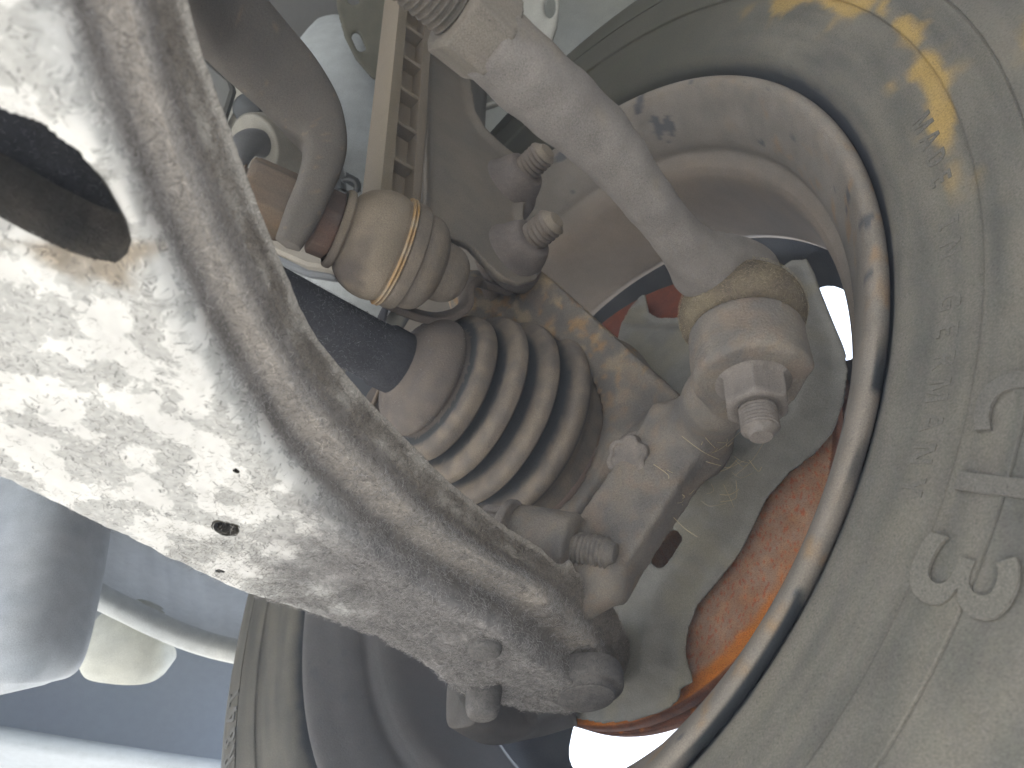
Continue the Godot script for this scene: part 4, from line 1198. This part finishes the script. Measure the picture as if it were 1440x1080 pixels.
# loose lint on a round part: spots(random) -> [point, outward normal]
func fuzz(parent: Node3D, count: int, spot: Callable, lo: Color, hi: Color, shortest := 0.0007, longest := 0.0018, stand := 0.4) -> void:
	var xf := []; var cols := []
	for i in count:
		var got: Array = spot.call()
		var n: Vector3 = got[1]; var length := rng.randf_range(shortest, longest)
		var t := side_of(n, Vector3(rng.randf() - 0.5, rng.randf() - 0.5, rng.randf() - 0.5))
		var z := (t + n * rng.randf_range(0.0, stand)).normalized()
		var x := side_of(z, n.cross(t)).rotated(z, rng.randf_range(-0.8, 0.8))
		xf.append(Transform3D(Basis(x * length, z.cross(x) * length, z * length), got[0] + n * 0.0002 + z * length * 0.4))
		cols.append(lo.lerp(hi, rng.randf()))
	var mm := MultiMesh.new()
	mm.transform_format = MultiMesh.TRANSFORM_3D; mm.use_colors = true; mm.mesh = strand_mesh()
	mm.instance_count = xf.size()
	for i in xf.size(): mm.set_instance_transform(i, xf[i]); mm.set_instance_color(i, cols[i])
	var o := MultiMeshInstance3D.new(); o.name = "lint_fibres"; o.multimesh = mm
	parent.add_child(o, true); o.position = -parent.position
	o.set_meta("kind", "stuff")

# ---- pieces of the engine bay that show between the parts
func small_things() -> void:
	var pale := tone(c8(204, 210, 212), c8(192, 198, 200), 12.0, 161)
	# washer bottle behind the bar
	var wb := thing("washer_bottle", at(470, 330, 0.62), "pale grey blue plastic bottle with a domed top behind the anti-roll bar", "washer bottle")
	var cx := at(478, 210, 0.60)
	part("bottle", sweep([at(470, 52, 0.66), at(474, 90, 0.64), at(476, 150, 0.62), at(470, 230, 0.60), at(455, 330, 0.57), at(440, 420, 0.54)], [Vector2(0.018, 0.02), Vector2(0.036, 0.03), Vector2(0.042, 0.035), Vector2(0.048, 0.035), Vector2(0.055, 0.035), Vector2(0.055, 0.035)], fwd, 50, 40, pale, 2.6), M.plastic, wb)
	part("side_pod", sweep([at(372, 172, 0.56), at(398, 205, 0.56), at(415, 260, 0.55), at(420, 340, 0.54)], [Vector2(0.016, 0.02), Vector2(0.032, 0.03), Vector2(0.036, 0.03), Vector2(0.036, 0.03)], fwd, 30, 32, tone(c8(150, 152, 152), c8(138, 140, 140), 12.0, 162), 3.0), M.plastic, wb)
	# hose elbow with collar
	var hose := thing("rubber_hose", at(335, 250, 0.42), "grey rubber hose elbow plugged into a round collar left of the bar", "hose")
	part("collar", lathe(at(362, 205, 0.45), (fwd * 0.8 + right * 0.4 + up * 0.3), [[0.0, -0.004], [0.0165, -0.004], [0.0185, -0.002], [0.0185, 0.03]], 48, tone(c8(140, 136, 124), c8(150, 146, 136), 40.0, 163)), M.plastic, hose)
	part("elbow", sweep([at(376, 206, 0.45), at(354, 200, 0.436), at(336, 214, 0.43), at(323, 245, 0.428), at(319, 280, 0.426), at(330, 312, 0.424), at(352, 336, 0.42)], [Vector2(0.0076, 0.0076), Vector2(0.0076, 0.0076), Vector2(0.0076, 0.0076), Vector2(0.0076, 0.0076), Vector2(0.0076, 0.0076), Vector2(0.0076, 0.0076), Vector2(0.0076, 0.0076)], Vector3.UP, 50, 32, tone(c8(112, 112, 112), c8(100, 100, 100), 40.0, 164)), M.plastic, hose)
	# dark cover left of the bar
	var cover := thing("plastic_cover", at(290, 160, 0.46), "flat dark grey plastic cover with a black seam beside the control arm lip", "cover")
	var q0 := at(290, 140, 0.46); var qn := -(fwd * 0.9 + right * 0.25).normalized()
	var poly := func(list: Array, o: Vector3, n: Vector3) -> Array:
		var out := []
		for p in list: out.append(on_plane(p[0], p[1], o, n))
		return out
	part("panel", slab(poly.call([[150, -60], [240, 40], [305, 98], [322, 112], [326, 126], [306, 190], [290, 260], [150, 260]], q0, qn), qn, 0.006, 0.0015, tone(c8(84, 84, 80), c8(92, 90, 85), 16.0, 165)), M.plastic, cover)
	part("upper_panel", slab(poly.call([[200, -60], [330, -60], [420, 60], [380, 130], [334, 118], [318, 100], [247, 38], [200, 0]], q0 + fwd * 0.006, qn), qn, 0.006, 0.0015, tone(c8(104, 102, 96), c8(112, 108, 100), 16.0, 166)), M.plastic, cover)
	part("edge_strip", slab(poly.call([[338, 132], [346, 136], [312, 216], [300, 212]], q0 + fwd * 0.01, qn), qn, 0.004, 0.001, tone(c8(176, 174, 164), c8(160, 158, 150), 20.0, 167)), M.plastic, cover)
	part("screw", lathe(at(348, 152, 0.455), -fwd, [[0.009, -0.006], [0.009, 0.0], [0.007, 0.002], [0.0, 0.0024]], 32, c8(70, 72, 72)), M.plastic, cover)
	# pale inner panel with ribs, top
	var inner := thing("inner_wing", at(480, 40, 0.8), "beige grey inner wing panel with pressed ribs at the top edge", "inner wing")
	var w0 := at(480, 40, 0.80); var wn := -(fwd * 0.95 - up * 0.2).normalized()
	part("panel", slab(poly.call([[120, -160], [900, -160], [900, 420], [620, 640], [390, 640], [330, 480], [120, 420]], w0, wn), wn, 0.008, 0.002, tone(c8(176, 176, 166), c8(186, 184, 174), 10.0, 168)), M.plastic, inner)
	for r in [[[398, 0], [408, 0], [394, 48], [386, 46]], [[436, -20], [452, -20], [420, 76], [412, 66]], [[456, -20], [462, -20], [430, 84], [424, 80]]]:
		part("rib", slab(poly.call(r, w0 - fwd * 0.012, wn), wn, 0.012, 0.002, tone(c8(128, 128, 120), c8(140, 140, 132), 10.0, 169)), M.plastic, inner)
	# bracket with a slot
	var br := thing("slotted_bracket", at(530, 60, 0.56), "olive grey steel bracket with a slot and a round hole beside the ladder link", "bracket")
	var b0 := at(520, 40, 0.55); var bn := -(fwd * 0.9 - right * 0.35).normalized()
	var slot := []
	for i in 16:
		var a := TAU * i / 16.0
		var e := Vector2(cos(a) * 6.0, sin(a) * 6.0 + (8.0 if sin(a) > 0 else -8.0)).rotated(deg_to_rad(-25))
		slot.append([504 + e.x, 60 + e.y])
	var eye := []
	for i in 14: eye.append([497 + cos(TAU * i / 14.0) * 8.0, 2 + sin(TAU * i / 14.0) * 5.0])
	part("plate", sheet(poly.call([[470, -50], [620, -50], [620, 140], [560, 120], [524, 112], [500, 84], [484, 52], [473, 10]], b0, bn), [poly.call(slot, b0, bn), poly.call(eye, b0, bn)], b0, bn, 0.003, 0.0016, tone(c8(122, 120, 106), c8(112, 110, 98), 20.0, 170)), M.dusty_steel, br)
	# spring clip
	var cl := thing("hose_clip", at(490, 270, 0.5), "small black open ring clip above the tan gaiter", "clip")
	var ring := []
	for i in 15:
		var a := deg_to_rad(-140.0 + i * 20.0)
		ring.append(at(491 + cos(a) * 12.0, 262 + sin(a) * 10.5, 0.50))
	var rr := []
	for q in ring: rr.append(Vector2(0.0017, 0.006))
	part("ring", sweep(ring, rr, fwd + up * 0.3, 50, 16, c8(84, 86, 86), 3.0), M.plastic, cl)
	part("tab", slab(poly.call([[486, 241], [503, 250], [506, 268], [496, 262], [486, 256]], at(490, 250, 0.505), -fwd), -fwd, 0.006, 0.001, c8(62, 64, 66)), M.plastic, cl)
	part("foot", slab(poly.call([[473, 250], [480, 250], [482, 262], [474, 264]], at(478, 255, 0.505), -fwd), -fwd, 0.006, 0.001, c8(62, 64, 66)), M.plastic, cl)
	# beam and light strip below the bar
	var beam := thing("liner_edge", at(390, 350, 0.50), "pale beige edge of the arch liner under the anti-roll bar tip", "trim strip")
	var e0 := at(390, 350, 0.48)
	part("strip", slab(poly.call([[330, 308], [380, 322], [440, 348], [470, 362], [470, 378], [430, 372], [380, 350], [330, 330]], e0, -fwd + up * 0.4), -fwd + up * 0.4, 0.01, 0.002, tone(c8(176, 168, 154), c8(160, 154, 144), 20.0, 171)), M.plastic, beam)
	part("under_strip", slab(poly.call([[330, 330], [380, 350], [430, 372], [470, 378], [470, 392], [430, 386], [380, 366], [330, 344]], e0 + fwd * 0.003, -fwd + up * 0.1), -fwd + up * 0.1, 0.012, 0.002, tone(c8(128, 132, 136), c8(120, 124, 128), 20.0, 172)), M.plastic, beam)
	# dark support between shaft and bellows
	var sup := thing("subframe_bracket", at(530, 640, 0.46), "dark folded steel bracket between the driveshaft and the control arm lip", "bracket")
	var s0 := at(500, 570, 0.46); var sn := -(fwd * 0.95 + right * 0.2).normalized()
	part("side", slab(poly.call([[490, 510], [534, 548], [500, 630], [470, 640], [455, 590]], s0, sn), sn, 0.01, 0.0015, tone(c8(78, 80, 84), c8(70, 72, 76), 20.0, 173)), M.dusty_steel, sup)
	part("rib", sweep([at(534, 548, 0.455), at(518, 588, 0.455), at(503, 628, 0.455)], [Vector2(0.0016, 0.004), Vector2(0.0016, 0.004), Vector2(0.0016, 0.004)], fwd, 12, 12, c8(128, 116, 102)), M.dusty_steel, sup)
	part("box", sweep([at(562, 540, 0.47), at(540, 590, 0.465), at(520, 640, 0.46), at(500, 700, 0.455)], [Vector2(0.014, 0.012), Vector2(0.015, 0.012), Vector2(0.015, 0.012), Vector2(0.015, 0.012)], fwd, 20, 24, tone(c8(108, 100, 94), c8(92, 88, 86), 40.0, 174), 5.0), M.dusty_steel, sup)
	part("stem", sweep([at(575, 650, 0.47), at(585, 690, 0.46), at(600, 760, 0.45)], [Vector2(0.013, 0.012), Vector2(0.015, 0.012), Vector2(0.016, 0.012)], fwd, 14, 24, tone(c8(112, 104, 96), c8(88, 84, 80), 40.0, 175), 3.0), M.dusty_steel, sup)
	# small stay above the shaft
	part("stay", slab(poly.call([[533, 440], [541, 424], [546, 432], [540, 458], [528, 450]], at(538, 440, 0.44), -fwd), -fwd, 0.004, 0.001, c8(74, 74, 78)), M.dusty_steel, sup)

	# pale duct bottom left
	var duct := thing("air_duct", at(20, 970, 0.42), "rounded pale plastic duct hanging at the left edge below the control arm", "duct")
	part("duct", sweep([at(95, 560, 0.52), at(75, 650, 0.50), at(55, 740, 0.47), at(30, 840, 0.44), at(8, 935, 0.415), at(2, 962, 0.41)], [Vector2(0.034, 0.035), Vector2(0.034, 0.035), Vector2(0.035, 0.035), Vector2(0.036, 0.034), Vector2(0.033, 0.030), Vector2(0.020, 0.016)], fwd, 60, 48, tone(c8(166, 174, 182), c8(182, 186, 190), 14.0, 176), 3.2), M.plastic, duct)
	# air deflector with rolled lip
	var defl := thing("air_deflector", at(220, 890, 0.55), "pale blue grey curved plastic deflector with a white rolled lip", "deflector")
	var lip_px := [[96, 800], [130, 826], [180, 852], [240, 880], [290, 898], [340, 910], [420, 925], [520, 935]]
	var rows := []; var lrows := []
	for i in 60:
		var t := i / 59.0
		var lp := []
		for q in lip_px: lp.append(Vector2(q[0], q[1]))
		var c: Vector2 = curve(lp, t)
		var row := PackedVector3Array()
		for j in 14:
			var v := j / 13.0
			row.append(at(c.x + 40.0 * v, c.y - 300.0 * v, 0.56 + 0.48 * v + 0.02 * sin(v * PI)))
		for j in range(13, -1, -1): row.append(row[j] + fwd * 0.004)
		rows.append(row)
	part("panel", skin(rows, true, tone(c8(236, 240, 243), c8(240, 243, 245), 12.0, 177)), M.plastic, defl)
	var lip3 := []; var lr := []
	for q in lip_px: lip3.append(at(q[0] + 2, q[1] + 8, 0.555)); lr.append(Vector2(0.0068, 0.012))
	part("rolled_lip", sweep(lip3, lr, fwd, 60, 24, tone(c8(214, 216, 212), c8(200, 204, 204), 20.0, 178), 2.6), M.plastic, defl)
	# lamp housing under it
	var lamp := thing("lamp_housing", at(180, 945, 0.6), "blocky white plastic housing hanging under the deflector lip", "lamp housing")
	part("housing", sweep([at(200, 886, 0.60), at(194, 892, 0.585), at(186, 900, 0.575), at(180, 924, 0.57), at(178, 944, 0.57)], [Vector2(0.016, 0.02), Vector2(0.022, 0.024), Vector2(0.029, 0.026), Vector2(0.032, 0.026), Vector2(0.027, 0.022)], fwd, 40, 40, tone(c8(206, 206, 194), c8(192, 194, 186), 16.0, 179), 2.8), M.plastic, lamp)
	part("neck", sweep([at(120, 868, 0.62), at(142, 874, 0.61), at(164, 888, 0.60)], [Vector2(0.009, 0.012), Vector2(0.009, 0.012), Vector2(0.012, 0.012)], fwd, 16, 24, tone(c8(150, 154, 156), c8(140, 146, 150), 30.0, 180)), M.plastic, lamp)
	# pieces in the top right gap
	var rp := thing("pipe_bracket", at(700, 140, 0.5), "light grey folded bracket with a bright edge behind the tie rod sleeve", "bracket")
	var r0 := at(700, 110, 0.52); var rn := -(fwd * 0.95 + up * 0.1).normalized()
	part("plate", slab(poly.call([[658, 60], [690, 70], [740, 130], [700, 144], [674, 150], [660, 146]], r0, rn), rn, 0.006, 0.0012, tone(c8(140, 140, 136), c8(150, 148, 142), 20.0, 181)), M.plastic, rp)
	part("edge", sweep([at(744, 126, 0.515), at(708, 142, 0.515), at(674, 152, 0.515), at(661, 146, 0.515)], [Vector2(0.0018, 0.004), Vector2(0.0018, 0.004), Vector2(0.0018, 0.004), Vector2(0.0018, 0.004)], fwd, 24, 12, c8(206, 206, 200)), M.plastic, rp)
	var ht := thing("eyed_bracket", at(765, 40, 0.5), "pale steel bracket with an oval eye between the tie rod sleeve and the tyre", "bracket")
	var h0 := at(760, 20, 0.50); var hn := -(fwd * 0.8 + right * 0.5).normalized()
	var eye2 := []
	for i in 18: eye2.append([774 + cos(TAU * i / 18.0) * 8.5, 12 + sin(TAU * i / 18.0) * 15.0])
	part("plate", sheet(poly.call([[700, -40], [786, -40], [787, 8], [783, 40], [775, 63], [757, 48], [730, 30]], h0, hn), [poly.call(eye2, h0, hn)], h0, hn, 0.004, 0.0014, tone(c8(158, 158, 150), c8(170, 168, 160), 20.0, 182)), M.plastic, ht)
